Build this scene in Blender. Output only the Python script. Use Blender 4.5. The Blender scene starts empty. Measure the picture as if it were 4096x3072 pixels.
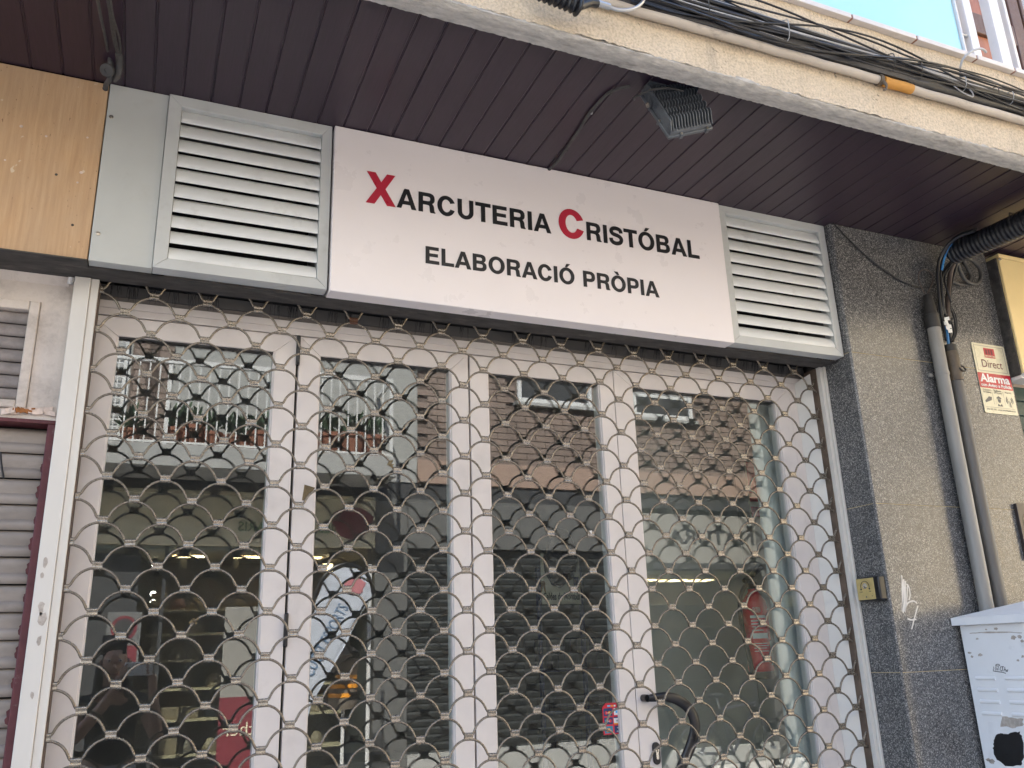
import bpy, bmesh, math, random
from mathutils import Vector, Matrix
R = math.radians
rnd = random.Random(7)
scene = bpy.context.scene
col = scene.collection

# ------------------------------------------------------------------ camera
CAM_H = 1.5                      # lens height; the sign plane is y = 0, lens 2.5 m in front of it
FPX = 3441.19                    # focal length in photo pixels (4096 x 3072)
def _rot(rx, ry, rz):
    return (Matrix.Rotation(rz, 3, 'Z') @ Matrix.Rotation(rx, 3, 'X') @ Matrix.Rotation(ry, 3, 'Y'))
RT = _rot(-0.304454646, -0.410796232, -0.0341175967).transposed()
def _w(v): return Vector((v[0], v[2], -v[1]))
CAM = Vector((0, -2.5, CAM_H))
cx_, cy_, cz_ = _w(RT @ Vector((1, 0, 0))), _w(RT @ Vector((0, -1, 0))), _w(RT @ Vector((0, 0, -1)))
cam = bpy.data.cameras.new('camera')
cam.sensor_width = 36; cam.lens = FPX / 4096 * 36; cam.clip_start = 0.02; cam.clip_end = 800
camo = bpy.data.objects.new('camera', cam); col.objects.link(camo)
m = Matrix((cx_, cy_, cz_)).transposed().to_4x4(); m.translation = CAM
camo.matrix_world = m
scene.camera = camo
def ray(x, y): return _w(RT @ Vector((x - 2048, y - 1536, FPX)))
def at(x, y, Y):                 # photo pixel -> point on the plane y = Y
    r = ray(x, y); return CAM + r * ((Y + 2.5) / r.y)
def atz(x, y, z):                # photo pixel -> point at world height z
    r = ray(x, y); return CAM + r * ((z - CAM_H) / r.z)
def atx(x, y, X):
    r = ray(x, y); return CAM + r * (X / r.x)
GLASS_Y = 0.252
def mir(x, y, D):                # pixel of a reflection in the shop glass -> the real thing across the street
    p = at(x, y, D); return Vector((p.x, 2 * GLASS_Y - p.y, p.z))

# ------------------------------------------------------------------ sky, sun, exposure
SUN_EL, SUN_AZ = 52.0, 113.0     # behind our building: it lights the houses across the street, this side is in open shade
world = bpy.data.worlds.new('World'); scene.world = world; world.use_nodes = True
nt = world.node_tree; nt.nodes.clear()
sky = nt.nodes.new('ShaderNodeTexSky'); sky.sky_type = 'NISHITA'; sky.sun_disc = False
sky.sun_elevation = R(SUN_EL); sky.sun_rotation = R(90 - SUN_AZ); sky.air_density = 1.0; sky.dust_density = 1.5; sky.ozone_density = 1.0
bg = nt.nodes.new('ShaderNodeBackground'); bg.inputs[1].default_value = 0.15
out = nt.nodes.new('ShaderNodeOutputWorld')
nt.links.new(sky.outputs[0], bg.inputs[0]); nt.links.new(bg.outputs[0], out.inputs[0])
sl = bpy.data.lights.new('sun', 'SUN'); sl.energy = 5.0; sl.angle = R(0.6); sl.color = (1.0, 0.95, 0.87)
so = bpy.data.objects.new('sun', sl); col.objects.link(so)
sdir = Vector((math.cos(R(SUN_EL)) * math.cos(R(SUN_AZ)), math.cos(R(SUN_EL)) * math.sin(R(SUN_AZ)), math.sin(R(SUN_EL))))
so.rotation_euler = sdir.to_track_quat('Z', 'Y').to_euler(); so.location = (-4, 9, 12)
scene.view_settings.view_transform = 'Standard'; scene.view_settings.look = 'None'
scene.view_settings.exposure = 2.42; scene.view_settings.gamma = 1.0
scene.view_settings.use_curve_mapping = False
scene.render.engine = 'CYCLES'
scene.render.resolution_x, scene.render.resolution_y = 1024, 768
scene.cycles.max_bounces = 10; scene.cycles.transparent_max_bounces = 16

# ------------------------------------------------------------------ materials
MATS = {}
def _nodes(name):
    m = bpy.data.materials.new(name); m.use_nodes = True
    t = m.node_tree; b = t.nodes['Principled BSDF']; return m, t, b
def _pos(t, scale=(1, 1, 1)):
    g = t.nodes.new('ShaderNodeNewGeometry')
    if scale == (1, 1, 1): return g.outputs['Position']
    mp = t.nodes.new('ShaderNodeMapping'); mp.inputs['Scale'].default_value = scale
    t.links.new(g.outputs['Position'], mp.inputs['Vector']); return mp.outputs[0]
def _noise(t, vec, scale, detail=4, rough=.6):
    n = t.nodes.new('ShaderNodeTexNoise'); n.inputs['Scale'].default_value = scale
    n.inputs['Detail'].default_value = detail; n.inputs['Roughness'].default_value = rough
    t.links.new(vec, n.inputs['Vector']); return n.outputs['Fac']
def _ramp(t, fac, stops):
    r = t.nodes.new('ShaderNodeValToRGB'); e = r.color_ramp.elements
    while len(e) < len(stops): e.new(0.5)
    for k, (p, c) in enumerate(stops):
        e[k].position = p; e[k].color = (*c, 1) if len(c) == 3 else c
    t.links.new(fac, r.inputs[0]); return r.outputs[0]
def _mix(t, fac, a, b, mode='MIX'):
    x = t.nodes.new('ShaderNodeMix'); x.data_type = 'RGBA'; x.blend_type = mode
    for s, v in ((x.inputs[0], fac), (x.inputs[6], a), (x.inputs[7], b)):
        if hasattr(v, 'is_linked') or hasattr(v, 'links'): t.links.new(v, s)
        elif isinstance(v, (int, float)): s.default_value = v
        else: s.default_value = (*v, 1)
    return x.outputs[2]
def _bump(t, b, h, strength, dist=.002):
    n = t.nodes.new('ShaderNodeBump'); n.inputs['Strength'].default_value = strength; n.inputs['Distance'].default_value = dist
    t.links.new(h, n.inputs['Height']); t.links.new(n.outputs[0], b.inputs['Normal'])
def mat(name, c, rough=.5, metal=0., var=.12, vscale=9., stretch=(1, 1, 1), bump=0., bscale=200., bdist=.001, dirt=None, dscale=3., damt=.5, dlo=.5, dhi=.75, spec=.5):
    """plain procedural surface: base colour with soft variation, optional dirt patches and relief"""
    m, t, b = _nodes(name)
    p = _pos(t, stretch)
    n = _noise(t, p, vscale, 6)
    lo = tuple(max(0, v * (1 - var)) for v in c); hi = tuple(min(1, v * (1 + var)) for v in c)
    cc = _ramp(t, n, [(.3, lo), (.7, hi)])
    if dirt:
        d = _ramp(t, _noise(t, p, dscale, 8, .7), [(dlo, (0, 0, 0)), (dhi, (damt,) * 3)])
        cc = _mix(t, d, cc, dirt)
    t.links.new(cc, b.inputs['Base Color'])
    rr = _ramp(t, _noise(t, p, vscale * 3, 4), [(.3, (max(.03, rough - .08),) * 3), (.7, (min(1, rough + .08),) * 3)])
    t.links.new(rr, b.inputs['Roughness'])
    b.inputs['Metallic'].default_value = metal
    b.inputs['Specular IOR Level'].default_value = spec
    if bump: _bump(t, b, _noise(t, _pos(t, stretch), bscale, 4), bump, bdist)
    MATS[name] = m; return m
def glass_mat(name, f0, tint, film=0.0):
    m, t, b = _nodes(name); t.nodes.remove(b)
    lw = t.nodes.new('ShaderNodeLayerWeight'); lw.inputs[0].default_value = .5
    pw = t.nodes.new('ShaderNodeMath'); pw.operation = 'POWER'; pw.inputs[1].default_value = 4.0
    t.links.new(lw.outputs['Facing'], pw.inputs[0])
    ml = t.nodes.new('ShaderNodeMath'); ml.operation = 'MULTIPLY_ADD'; ml.inputs[1].default_value = 1 - f0; ml.inputs[2].default_value = f0
    t.links.new(pw.outputs[0], ml.inputs[0])
    tr = t.nodes.new('ShaderNodeBsdfTransparent'); tr.inputs[0].default_value = (*tint, 1)
    gl = t.nodes.new('ShaderNodeBsdfGlossy'); gl.inputs['Roughness'].default_value = 0.0; gl.inputs[0].default_value = (1, 1, 1, 1)
    mx = t.nodes.new('ShaderNodeMixShader')
    t.links.new(ml.outputs[0], mx.inputs[0]); t.links.new(tr.outputs[0], mx.inputs[1]); t.links.new(gl.outputs[0], mx.inputs[2])
    last = mx
    if film:                                   # thin film of street dust on the pane
        df = t.nodes.new('ShaderNodeBsdfDiffuse'); df.inputs[0].default_value = (.62, .61, .58, 1)
        m2 = t.nodes.new('ShaderNodeMixShader')
        fr = _ramp(t, _noise(t, _pos(t), 5, 5), [(.3, (film * .6,) * 3), (.7, (film * 1.4,) * 3)])
        t.links.new(fr, m2.inputs[0]); t.links.new(mx.outputs[0], m2.inputs[1]); t.links.new(df.outputs[0], m2.inputs[2]); last = m2
    t.links.new(last.outputs[0], t.nodes['Material Output'].inputs[0]); MATS[name] = m
def emit_mat(name, c, s):
    m, t, b = _nodes(name); b.inputs['Base Color'].default_value = (*c, 1)
    b.inputs['Emission Color'].default_value = (*c, 1); b.inputs['Emission Strength'].default_value = s; MATS[name] = m

mat('alu', (.72, .668, .635), .42, 0, .05, 6, dirt=(.40, .36, .31), dscale=5, damt=.35, dlo=.55, dhi=.8)
mat('alu_guide', (.62, .59, .54), .4, 0, .05, 5, (1, 1, .3), dirt=(.45, .36, .27), dscale=7, damt=.45, dlo=.6, dhi=.75)
mat('louvre', (.50, .51, .495), .45, 0, .06, 5, dirt=(.30, .29, .25), dscale=8, damt=.55, dlo=.55, dhi=.8)
mat('louvre_slat', (.72, .735, .725), .42, 0, .05, 5, dirt=(.38, .36, .31), dscale=9, damt=.5, dlo=.56, dhi=.78)
mat('grey_panel', (.48, .49, .465), .5, 0, .05, 4, dirt=(.30, .28, .24), dscale=5, damt=.35, dlo=.58, dhi=.8)
mat('sign_white', (.80, .745, .735), .32, 0, .015, 3, dirt=(.62, .58, .55), dscale=4, damt=.05, dlo=.6, dhi=.85)
mat('sign_red', (.42, .022, .045), .35, 0, .05)
mat('sign_black', (.012, .013, .015), .35, 0, .1)
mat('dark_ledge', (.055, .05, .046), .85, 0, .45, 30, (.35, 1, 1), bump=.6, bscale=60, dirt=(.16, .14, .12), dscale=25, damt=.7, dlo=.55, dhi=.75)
mat('black_gap', (.006, .006, .007), .8)
mat('brush_black', (.01, .01, .012), .8)
mat('stain_brown', (.10, .07, .05), .7, 0, .3, 20)
mat('header_shaded', (.085, .082, .08), .6, 0, .1)  # grey head cover darkened in its colour for the shade under the lintel
mat('header_dark', (.16, .145, .135), .5, 0, .08)
mat('wire', (.225, .195, .155), .30, .75, .25, 60, bump=.15, bscale=300, dirt=(.20, .14, .09), dscale=35, damt=.6, dlo=.56, dhi=.72)
mat('clip', (.30, .265, .215), .28, .75, .22, 70, dirt=(.22, .16, .11), dscale=40, damt=.55, dlo=.55, dhi=.72)
mat('clip_rust', (.10, .045, .025), .7, .1, .3, 80)
glass_mat('shop_glass', .080, (.93, .97, .955), .012)
glass_mat('far_glass', .06, (.9, .93, .92))
mat('soffit_wood', (.031, .0175, .029), .37, 0, .22, 30, (8, .35, 8), bump=.07, bscale=60, dirt=(.10, .09, .088), dscale=38, damt=.4, dlo=.68, dhi=.76)
mat('plank_back', (.008, .006, .007), .9)
mat('stucco_low', (.60, .485, .335), .9, 0, .07, 7, bump=1.0, bscale=85, bdist=.006, dirt=(.26, .23, .19), dscale=3.2, damt=.6, dlo=.56, dhi=.78)
mat('concrete_edge', (.46, .435, .395), .95, 0, .25, 70, (.35, 1, 1), bump=.8, bscale=90, bdist=.008, dirt=(.17, .16, .145), dscale=18, damt=.6, dlo=.55, dhi=.72)
mat('soffit_trim', (.05, .03, .03), .6)
mat('white_paint_wall', (.60, .53, .47), .85, 0, .1, 14, bump=.7, bscale=55, bdist=.005, dirt=(.20, .165, .14), dscale=7, damt=.8, dlo=.46, dhi=.72)
mat('vent_slat', (.25, .22, .205), .75, 0, .2, 25, dirt=(.14, .11, .10), dscale=20, damt=.6, dlo=.5, dhi=.75)
mat('roll_slat', (.28, .24, .205), .55, .1, .22, 16, (.4, 1, 1), dirt=(.42, .36, .31), dscale=18, damt=.5, dlo=.55, dhi=.72)
mat('maroon', (.10, .022, .026), .6, 0, .25, 20, dirt=(.25, .2, .18), dscale=25, damt=.5, dlo=.62, dhi=.75)
mat('plaster_scrap', (.62, .5, .42), .9, 0, .3, 40)
mat('rust_scrap', (.26, .10, .03), .9, 0, .4, 40)
mat('flood_black', (.10, .112, .125), .36, .1, .25, 30, dirt=(.10, .09, .08), dscale=30, damt=.5, dlo=.6, dhi=.75)
mat('steel_bolt', (.55, .5, .42), .3, .9)
mat('cable_black', (.014, .015, .018), .38, 0, .3, 25)
mat('cable_thick', (.022, .022, .024), .42, 0, .3, 25, dirt=(.10, .095, .085), dscale=30, damt=.5, dlo=.58, dhi=.7)
mat('cable_dusty', (.055, .053, .05), .6, 0, .3, 25)
mat('cable_grey', (.36, .36, .36), .5, 0, .15, 25)
mat('cable_brown', (.07, .05, .04), .6, 0, .3, 25)
mat('cable_blue', (.05, .22, .50), .3, 0, .2, 40)
mat('steel_galv', (.5, .52, .54), .35, .8)
mat('white_pipe', (.46, .405, .34), .6, 0, .1, 12, (.5, 1, 1), dirt=(.15, .12, .10), dscale=11, damt=.75, dlo=.55, dhi=.68, bump=.3, bscale=60)
mat('orange_pipe', (.55, .26, .045), .6, 0, .12, 12, dirt=(.2, .12, .05), dscale=30, damt=.6, dlo=.6, dhi=.72)
mat('pvc_grey', (.245, .235, .215), .45, 0, .15, 8, (3, 3, .5), dirt=(.12, .11, .10), dscale=10, damt=.6, dlo=.5, dhi=.75)
mat('pvc_dark', (.12, .112, .10), .5, 0, .2, 8, (3, 3, .5), dirt=(.06, .05, .05), dscale=10, damt=.6, dlo=.5, dhi=.75)
mat('black_cap', (.03, .028, .026), .5, 0, .3, 20)
mat('tape_brown', (.10, .075, .05), .5, 0, .3, 30)
mat('awning_cream', (.88, .68, .33), .55, 0, .03)
mat('white_plastic', (.70, .68, .64), .4, 0, .05)
mat('green_shutter', (.012, .045, .042), .5)
mat('plate_white', (.66, .62, .45), .3, 0, .05)
mat('plate_red', (.45, .012, .03), .35)
mat('ink_grey', (.10, .10, .10), .5)
mat('ink_maroon', (.13, .015, .03), .5)
mat('brass', (.60, .47, .20), .35, .3, .15, 30)
mat('cabinet_white', (.80, .80, .80), .45, 0, .04, 5, dirt=(.42, .42, .41), dscale=9, damt=.4, dlo=.58, dhi=.75)
mat('peel_beige', (.42, .37, .32), .8, 0, .3, 60)
mat('paint_black', (.012, .012, .013), .35, 0, .3, 30)
mat('scratch_white', (.62, .60, .56), .7)
mat('plaque_brown', (.045, .033, .03), .4, 0, .2)
mat('gold_ink', (.55, .43, .22), .5)
mat('coping_tile', (.62, .58, .56), .4, 0, .06, 10, dirt=(.35, .3, .27), dscale=9, damt=.5, dlo=.58, dhi=.75)
mat('coping_joint', (.27, .13, .09), .8)
mat('balcony_glass', (.36, .66, .74), .4, 0, .04, 3)
mat('white_metal', (.68, .66, .66), .35, 0, .05)
mat('wood_orange', (.30, .10, .045), .45, 0, .2, 14, (4, 4, .6))
mat('wood_dark', (.11, .055, .035), .5, 0, .2, 14)
mat('upper_plaster', (.50, .38, .27), .9, 0, .08, 5, bump=.6, bscale=70, bdist=.004)
mat('hinge_black', (.012, .012, .014), .35)
mat('lock_steel', (.62, .58, .52), .3, .85)
mat('dry_leaf', (.15, .11, .055), .85, 0, .3, 60)
mat('feather', (.75, .75, .73), .9)
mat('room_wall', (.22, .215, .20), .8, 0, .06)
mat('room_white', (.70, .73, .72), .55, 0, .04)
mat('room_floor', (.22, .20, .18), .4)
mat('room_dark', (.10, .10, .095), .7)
mat('room_grey', (.38, .375, .355), .7, 0, .05)
mat('ext_red', (.60, .014, .03), .25, 0, .05)
mat('paper', (.80, .75, .60), .7)
mat('paper_white', (.72, .72, .70), .6)
mat('rack_blue', (.012, .024, .10), .4, .2)
mat('rack_wire', (.03, .035, .05), .4, .3)
mat('ham_brown', (.035, .022, .018), .5)
mat('ribbon_tan', (.35, .22, .10), .6)
mat('card_red', (.55, .012, .035), .4)
mat('card_blue', (.012, .03, .12), .4)
mat('card_teal', (.02, .18, .30), .4)
mat('card_orange', (.75, .30, .03), .4)
mat('card_ltblue', (.10, .45, .75), .4)
mat('card_white', (.78, .78, .78), .4)
mat('asphalt', (.05, .05, .052), .9, 0, .25, 30, bump=.6, bscale=150)
mat('pavement_tile', (.44, .42, .40), .85, 0, .12, 6, bump=.3, bscale=120)
mat('road_paving', (.38, .365, .35), .85, 0, .12, 8, bump=.4, bscale=60)
mat('kerb_stone', (.33, .32, .30), .85, 0, .12, 12)
mat('far_brick', (.20, .15, .125), .85, 0, .25, 3)
mat('far_mortar', (.12, .09, .075), .9)
mat('far_band', (.30, .21, .165), .8, 0, .05)
mat('far_slab', (.31, .31, .30), .8, 0, .1, 4, dirt=(.28, .28, .27), dscale=3, damt=.5)
mat('bounce_ochre', (.80, .67, .44), .9, 0, .06)  # wall colour of the added house that throws warm light on the granite
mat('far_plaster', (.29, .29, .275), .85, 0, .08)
mat('far_white', (.55, .55, .54), .5, 0, .04)
mat('dim_plate', (.13, .13, .13), .6)
mat('far_dark', (.035, .036, .038), .6)
mat('far_board', (.24, .23, .21), .6, 0, .06)
mat('far_board_cream', (.62, .56, .40), .6, 0, .06)
mat('far_shutter', (.014, .016, .015), .5)
mat('far_column', (.10, .10, .097), .7)
mat('far_green', (.03, .12, .03), .6)
mat('far_maroon', (.16, .02, .03), .6)
mat('terracotta', (.21, .085, .05), .8)
mat('leaf_green', (.035, .065, .03), .7, 0, .35, 40)
mat('flag_white', (.46, .49, .56), .7)
mat('flag_ink', (.10, .18, .30), .7)
mat('flag_pink', (.45, .16, .18), .7)
mat('shop_shelf', (.55, .45, .30), .6)
mat('shop_back', (.16, .13, .10), .7)
mat('merch_tan', (.26, .20, .13), .6, 0, .15)
mat('shoe_dark', (.02, .02, .022), .4)
mat('tyre', (.015, .015, .015), .7)
mat('bike_frame', (.08, .08, .09), .3, .5)
mat('skin', (.42, .25, .18), .5)
mat('hair', (.02, .014, .012), .5)
mat('top_black', (.012, .012, .014), .85)
mat('skirt_stripe', (.45, .45, .47), .8)
mat('phone_white', (.85, .87, .9), .25)
emit_mat('spot_lamp', (1, .93, .8), 9.0)
emit_mat('warm_lamp', (1, .74, .4), 6.0)

def granite():
    m, t, b = _nodes('granite')
    p = _pos(t)
    v = t.nodes.new('ShaderNodeTexVoronoi'); v.inputs['Scale'].default_value = 310; t.links.new(p, v.inputs['Vector'])
    sep = t.nodes.new('ShaderNodeSeparateColor'); t.links.new(v.outputs['Color'], sep.inputs[0])
    base = _ramp(t, sep.outputs[0], [(.0, (.014, .016, .021)), (.44, (.026, .029, .036)), (.56, (.075, .078, .084)), (.76, (.13, .13, .13)), (.88, (.30, .297, .29)), (1, (.45, .44, .425))])
    n = _noise(t, p, 420, 2, .5)
    c = _mix(t, .38, base, _ramp(t, n, [(.38, (.018, .02, .024)), (.62, (.30, .295, .285))]))
    big = _ramp(t, _noise(t, p, 2.2, 5), [(.3, (.82, .82, .82)), (.7, (1.08, 1.06, 1.04))])
    c = _mix(t, 1.0, c, big, 'MULTIPLY')
    t.links.new(c, b.inputs['Base Color'])
    b.inputs['Roughness'].default_value = .22
    _bump(t, b, sep.outputs[0], .08, .001)
    MATS['granite'] = m
granite()
def travertine():
    m, t, b = _nodes('travertine')
    c = _ramp(t, _noise(t, _pos(t, (9, 1, .55)), 9, 8, .65), [(.28, (.44, .265, .135)), (.5, (.54, .34, .18)), (.72, (.62, .415, .24))])
    big = _ramp(t, _noise(t, _pos(t, (1.5, 1, .8)), 2.4, 5), [(.35, (0, 0, 0)), (.65, (.65, .65, .65))])
    c = _mix(t, big, c, (.45, .32, .205))
    pit = _ramp(t, _noise(t, _pos(t, (1.6, 1, .6)), 75, 2, .5), [(.69, (0, 0, 0)), (.74, (.8, .8, .8))])
    c = _mix(t, pit, c, (.20, .11, .05))
    chip = _ramp(t, _noise(t, _pos(t, (1, 1, .7)), 34, 2, .5), [(.73, (0, 0, 0)), (.76, (.9, .9, .9))])
    c = _mix(t, chip, c, (.66, .55, .40))
    t.links.new(c, b.inputs['Base Color']); b.inputs['Roughness'].default_value = .62
    _bump(t, b, _noise(t, _pos(t, (4, 1, .6)), 60, 5, .7), .5, .002)
    MATS['travertine'] = m
travertine()
def stucco():
    m, t, b = _nodes('stucco')
    p = _pos(t)
    c = _ramp(t, _noise(t, p, 6, 6), [(.3, (.60, .495, .36)), (.7, (.71, .595, .445))])
    # soot that gathers in streaks, patches and grains
    st = _ramp(t, _noise(t, _pos(t, (7, 1, .8)), 2.4, 8, .72), [(.57, (0, 0, 0)), (.8, (.55, .55, .55))])
    c = _mix(t, st, c, (.25, .215, .18))
    gr_ = _ramp(t, _noise(t, p, 120, 3, .6), [(.34, (.72, .72, .72)), (.6, (1, 1, 1))])
    c = _mix(t, 1.0, c, gr_, 'MULTIPLY')
    sp = _ramp(t, _noise(t, p, 70, 2, .5), [(.66, (0, 0, 0)), (.71, (.8, .8, .8))])
    c = _mix(t, _mix(t, 1.0, sp, _ramp(t, _noise(t, p, 3.5, 4), [(.48, (0, 0, 0)), (.6, (1, 1, 1))]), 'MULTIPLY'), c, (.13, .115, .10))
    t.links.new(c, b.inputs['Base Color']); b.inputs['Roughness'].default_value = .92
    _bump(t, b, _noise(t, p, 130, 3, .6), .8, .007)
    MATS['stucco'] = m
stucco()

# ------------------------------------------------------------------ mesh helpers
class MB:
    def __init__(s): s.v = []; s.f = []
    def add(s, vs, fs):
        o = len(s.v); s.v += [Vector(q) for q in vs]; s.f += [tuple(o + i for i in f) for f in fs]; return s
    def box(s, x0, x1, y0, y1, z0, z1):
        return s.add([(x, y, z) for z in (z0, z1) for y in (y0, y1) for x in (x0, x1)],
                     [(0, 2, 3, 1), (4, 5, 7, 6), (0, 1, 5, 4), (2, 6, 7, 3), (0, 4, 6, 2), (1, 3, 7, 5)])
    def obox(s, c, ax, h):       # oriented box: centre, three axes, three half sizes
        c = Vector(c); A = [Vector(a).normalized() * k for a, k in zip(ax, h)]
        return s.add([c + A[0] * i + A[1] * j + A[2] * k for k in (-1, 1) for j in (-1, 1) for i in (-1, 1)],
                     [(0, 2, 3, 1), (4, 5, 7, 6), (0, 1, 5, 4), (2, 6, 7, 3), (0, 4, 6, 2), (1, 3, 7, 5)])
    def hexa(s, a, b):           # two quads (lists of four points) joined into a solid
        return s.add(list(a) + list(b), [(3, 2, 1, 0), (4, 5, 6, 7)] + [(i, (i + 1) % 4, 4 + (i + 1) % 4, 4 + i) for i in range(4)])
    def prism(s, poly, fn, d0, d1):   # polygon (a, b) mapped by fn(a, b, d) and extruded from d0 to d1
        n = len(poly)
        vs = [fn(a, b, d0) for a, b in poly] + [fn(a, b, d1) for a, b in poly]
        return s.add(vs, [tuple(range(n - 1, -1, -1)), tuple(range(n, 2 * n))] + [(i, (i + 1) % n, n + (i + 1) % n, n + i) for i in range(n)])
    def tube(s, pts, r, n=8, cap=True, flat=None):
        pts = [Vector(p) for p in pts]; rs = r if isinstance(r, (list, tuple)) else [r] * len(pts)
        t0 = (pts[1] - pts[0]).normalized()
        u = t0.orthogonal().normalized() if flat is None else (Vector(flat) - t0 * t0.dot(Vector(flat))).normalized()
        o = len(s.v)
        for i, p in enumerate(pts):
            t = (pts[min(i + 1, len(pts) - 1)] - pts[max(i - 1, 0)]).normalized()
            u = (u - t * u.dot(t)).normalized(); w = t.cross(u)
            rr = rs[i]; ra, rb = rr if isinstance(rr, tuple) else (rr, rr)
            for k in range(n):
                a = 2 * math.pi * k / n
                s.v.append(p + u * (math.cos(a) * ra) + w * (math.sin(a) * rb))
        for i in range(len(pts) - 1):
            for k in range(n):
                a, b2 = o + i * n + k, o + i * n + (k + 1) % n
                s.f.append((a, b2, b2 + n, a + n))
        if cap:
            s.f.append(tuple(o + k for k in range(n - 1, -1, -1))); e = o + (len(pts) - 1) * n
            s.f.append(tuple(e + k for k in range(n)))
        return s
    def lathe(s, c, axis, prof, n=20):   # prof: (radius, height) pairs along the axis
        c = Vector(c); a = Vector(axis).normalized(); pts = [c + a * h for _, h in prof]
        u = a.orthogonal().normalized(); w = a.cross(u); o = len(s.v)
        for (r, h), p in zip(prof, pts):
            for k in range(n):
                q = 2 * math.pi * k / n; s.v.append(p + (u * math.cos(q) + w * math.sin(q)) * r)
        for i in range(len(prof) - 1):
            for k in range(n):
                x, y = o + i * n + k, o + i * n + (k + 1) % n
                s.f.append((x, y, y + n, x + n))
        s.f.append(tuple(o + k for k in range(n - 1, -1, -1))); e = o + (len(prof) - 1) * n
        s.f.append(tuple(e + k for k in range(n))); return s
    def build(s, name, m, parent=None, bevel=0, smooth=35, seg=2, base=None):
        lo = Vector([min(v[i] for v in s.v) for i in range(3)]); hi = Vector([max(v[i] for v in s.v) for i in range(3)])
        org = Vector(base) if base is not None else Vector(((lo.x + hi.x) / 2, (lo.y + hi.y) / 2, lo.z))
        me = bpy.data.meshes.new(name); me.from_pydata([v - org for v in s.v], [], s.f); me.update()
        if smooth:
            me.polygons.foreach_set('use_smooth', [True] * len(me.polygons)); me.set_sharp_from_angle(angle=R(smooth))
        me.materials.append(MATS[m])
        o = bpy.data.objects.new(name, me); col.objects.link(o); o.location = org
        if parent is not None: join(o, parent)
        if bevel:
            b = o.modifiers.new('bevel', 'BEVEL'); b.width = bevel; b.segments = seg; b.limit_method = 'ANGLE'; b.angle_limit = R(40)
        return o
def wpos(o):
    p = Vector(o.location)
    while o.parent is not None: o = o.parent; p += o.location
    return p
def join(o, parent):
    o.location = Vector(o.location) - wpos(parent); o.parent = parent
def copy_at(o, loc, parent=None):
    c = o.copy(); col.objects.link(c); c.parent = None; c.location = loc
    if parent is not None: join(c, parent)
    return c
def tag(o, label, cat, group=None):
    o['label'] = label; o['category'] = cat
    if group: o['group'] = group
    return o
def thing(name, loc, label, cat, group=None):
    o = bpy.data.objects.new(name, None); col.objects.link(o); o.location = loc; o.empty_display_size = .05
    return tag(o, label, cat, group)
def struct(o): o['kind'] = 'structure'; return o
def catmull(pts, k=6):
    pts = [Vector(p) for p in pts]; q = [pts[0] * 2 - pts[1]] + pts + [pts[-1] * 2 - pts[-2]]; o = []
    for i in range(1, len(q) - 2):
        a, b, c, d = q[i - 1:i + 3]
        for j in range(k):
            t = j / k
            o.append(.5 * ((2 * b) + (c - a) * t + (2 * a - 5 * b + 4 * c - d) * t * t + (3 * b - a - 3 * c + d) * t ** 3))
    return o + [pts[-1]]
TEXTS = []
def text(body, size, m, parent, org, xd=(1, 0, 0), yd=(0, 0, 1), depth=.0006, bold=0., align='CENTER', width=None, name='lettering', space=1.0):
    cu = bpy.data.curves.new(name, 'FONT'); cu.body = body; cu.size = size; cu.extrude = depth; cu.offset = bold * size
    cu.align_x = align; cu.resolution_u = 3; cu.space_character = space
    o = bpy.data.objects.new(name + '_curve', cu); col.objects.link(o)
    TEXTS.append((o, m, parent, Vector(org), Vector(xd).normalized(), Vector(yd).normalized(), width, name)); return o
def flush_texts():
    dg = bpy.context.evaluated_depsgraph_get(); dg.update()
    for o, m, parent, org, xd, yd, width, name in TEXTS:
        me = bpy.data.meshes.new_from_object(o.evaluated_get(dg))
        xs = [v.co.x for v in me.vertices]; sx = 1.0
        if width and xs: sx = width / max(1e-6, max(xs) - min(xs))
        zd = xd.cross(yd); M = Matrix((xd * sx, yd, zd)).transposed()
        for v in me.vertices: v.co = M @ v.co
        me.materials.clear(); me.materials.append(MATS[m]); me.name = name
        n = bpy.data.objects.new(name, me); col.objects.link(n); n.location = org
        if parent is not None: join(n, parent)
        cu = o.data; bpy.data.objects.remove(o); bpy.data.curves.remove(cu)
def outline_mesh(splines, depth):      # filled 2D outlines (holes by winding) -> mesh
    cu = bpy.data.curves.new('o', 'CURVE'); cu.dimensions = '2D'; cu.fill_mode = 'BOTH'; cu.extrude = depth
    for pts in splines:
        sp = cu.splines.new('POLY'); sp.points.add(len(pts) - 1); sp.use_cyclic_u = True
        for q, (a, b) in zip(sp.points, pts): q.co = (a, b, 0, 1)
    o = bpy.data.objects.new('o', cu); col.objects.link(o)
    dg = bpy.context.evaluated_depsgraph_get(); me = bpy.data.meshes.new_from_object(o.evaluated_get(dg))
    bpy.data.objects.remove(o); bpy.data.curves.remove(cu); return me
# ------------------------------------------------------------------ ground and street
g = MB().box(-60, 80, -60, 40, -.5, -.02).build('ground', 'asphalt', smooth=0); struct(g)
pv = MB().box(-40, 60, -1.75, .2, -.4, .0).build('pavement', 'pavement_tile', smooth=0); struct(pv)
kb = MB().box(-40, 60, -1.90, -1.754, -.4, .003).build('kerb', 'kerb_stone', smooth=0, bevel=.01); struct(kb)
pv2 = MB().box(-40, 9.5, -7.46, -5.9, -.4, .0).build('pavement', 'pavement_tile', smooth=0); struct(pv2)
kb2 = MB().box(-40, 9.5, -5.896, -5.75, -.4, .003).build('kerb', 'kerb_stone', smooth=0, bevel=.01); struct(kb2)

struct(MB().box(-40, 40, -5.752, -1.898, -.4, -.012).build('road', 'road_paving', smooth=0))
Z = CAM_H                                   # heights below are measured from the lens
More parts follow.
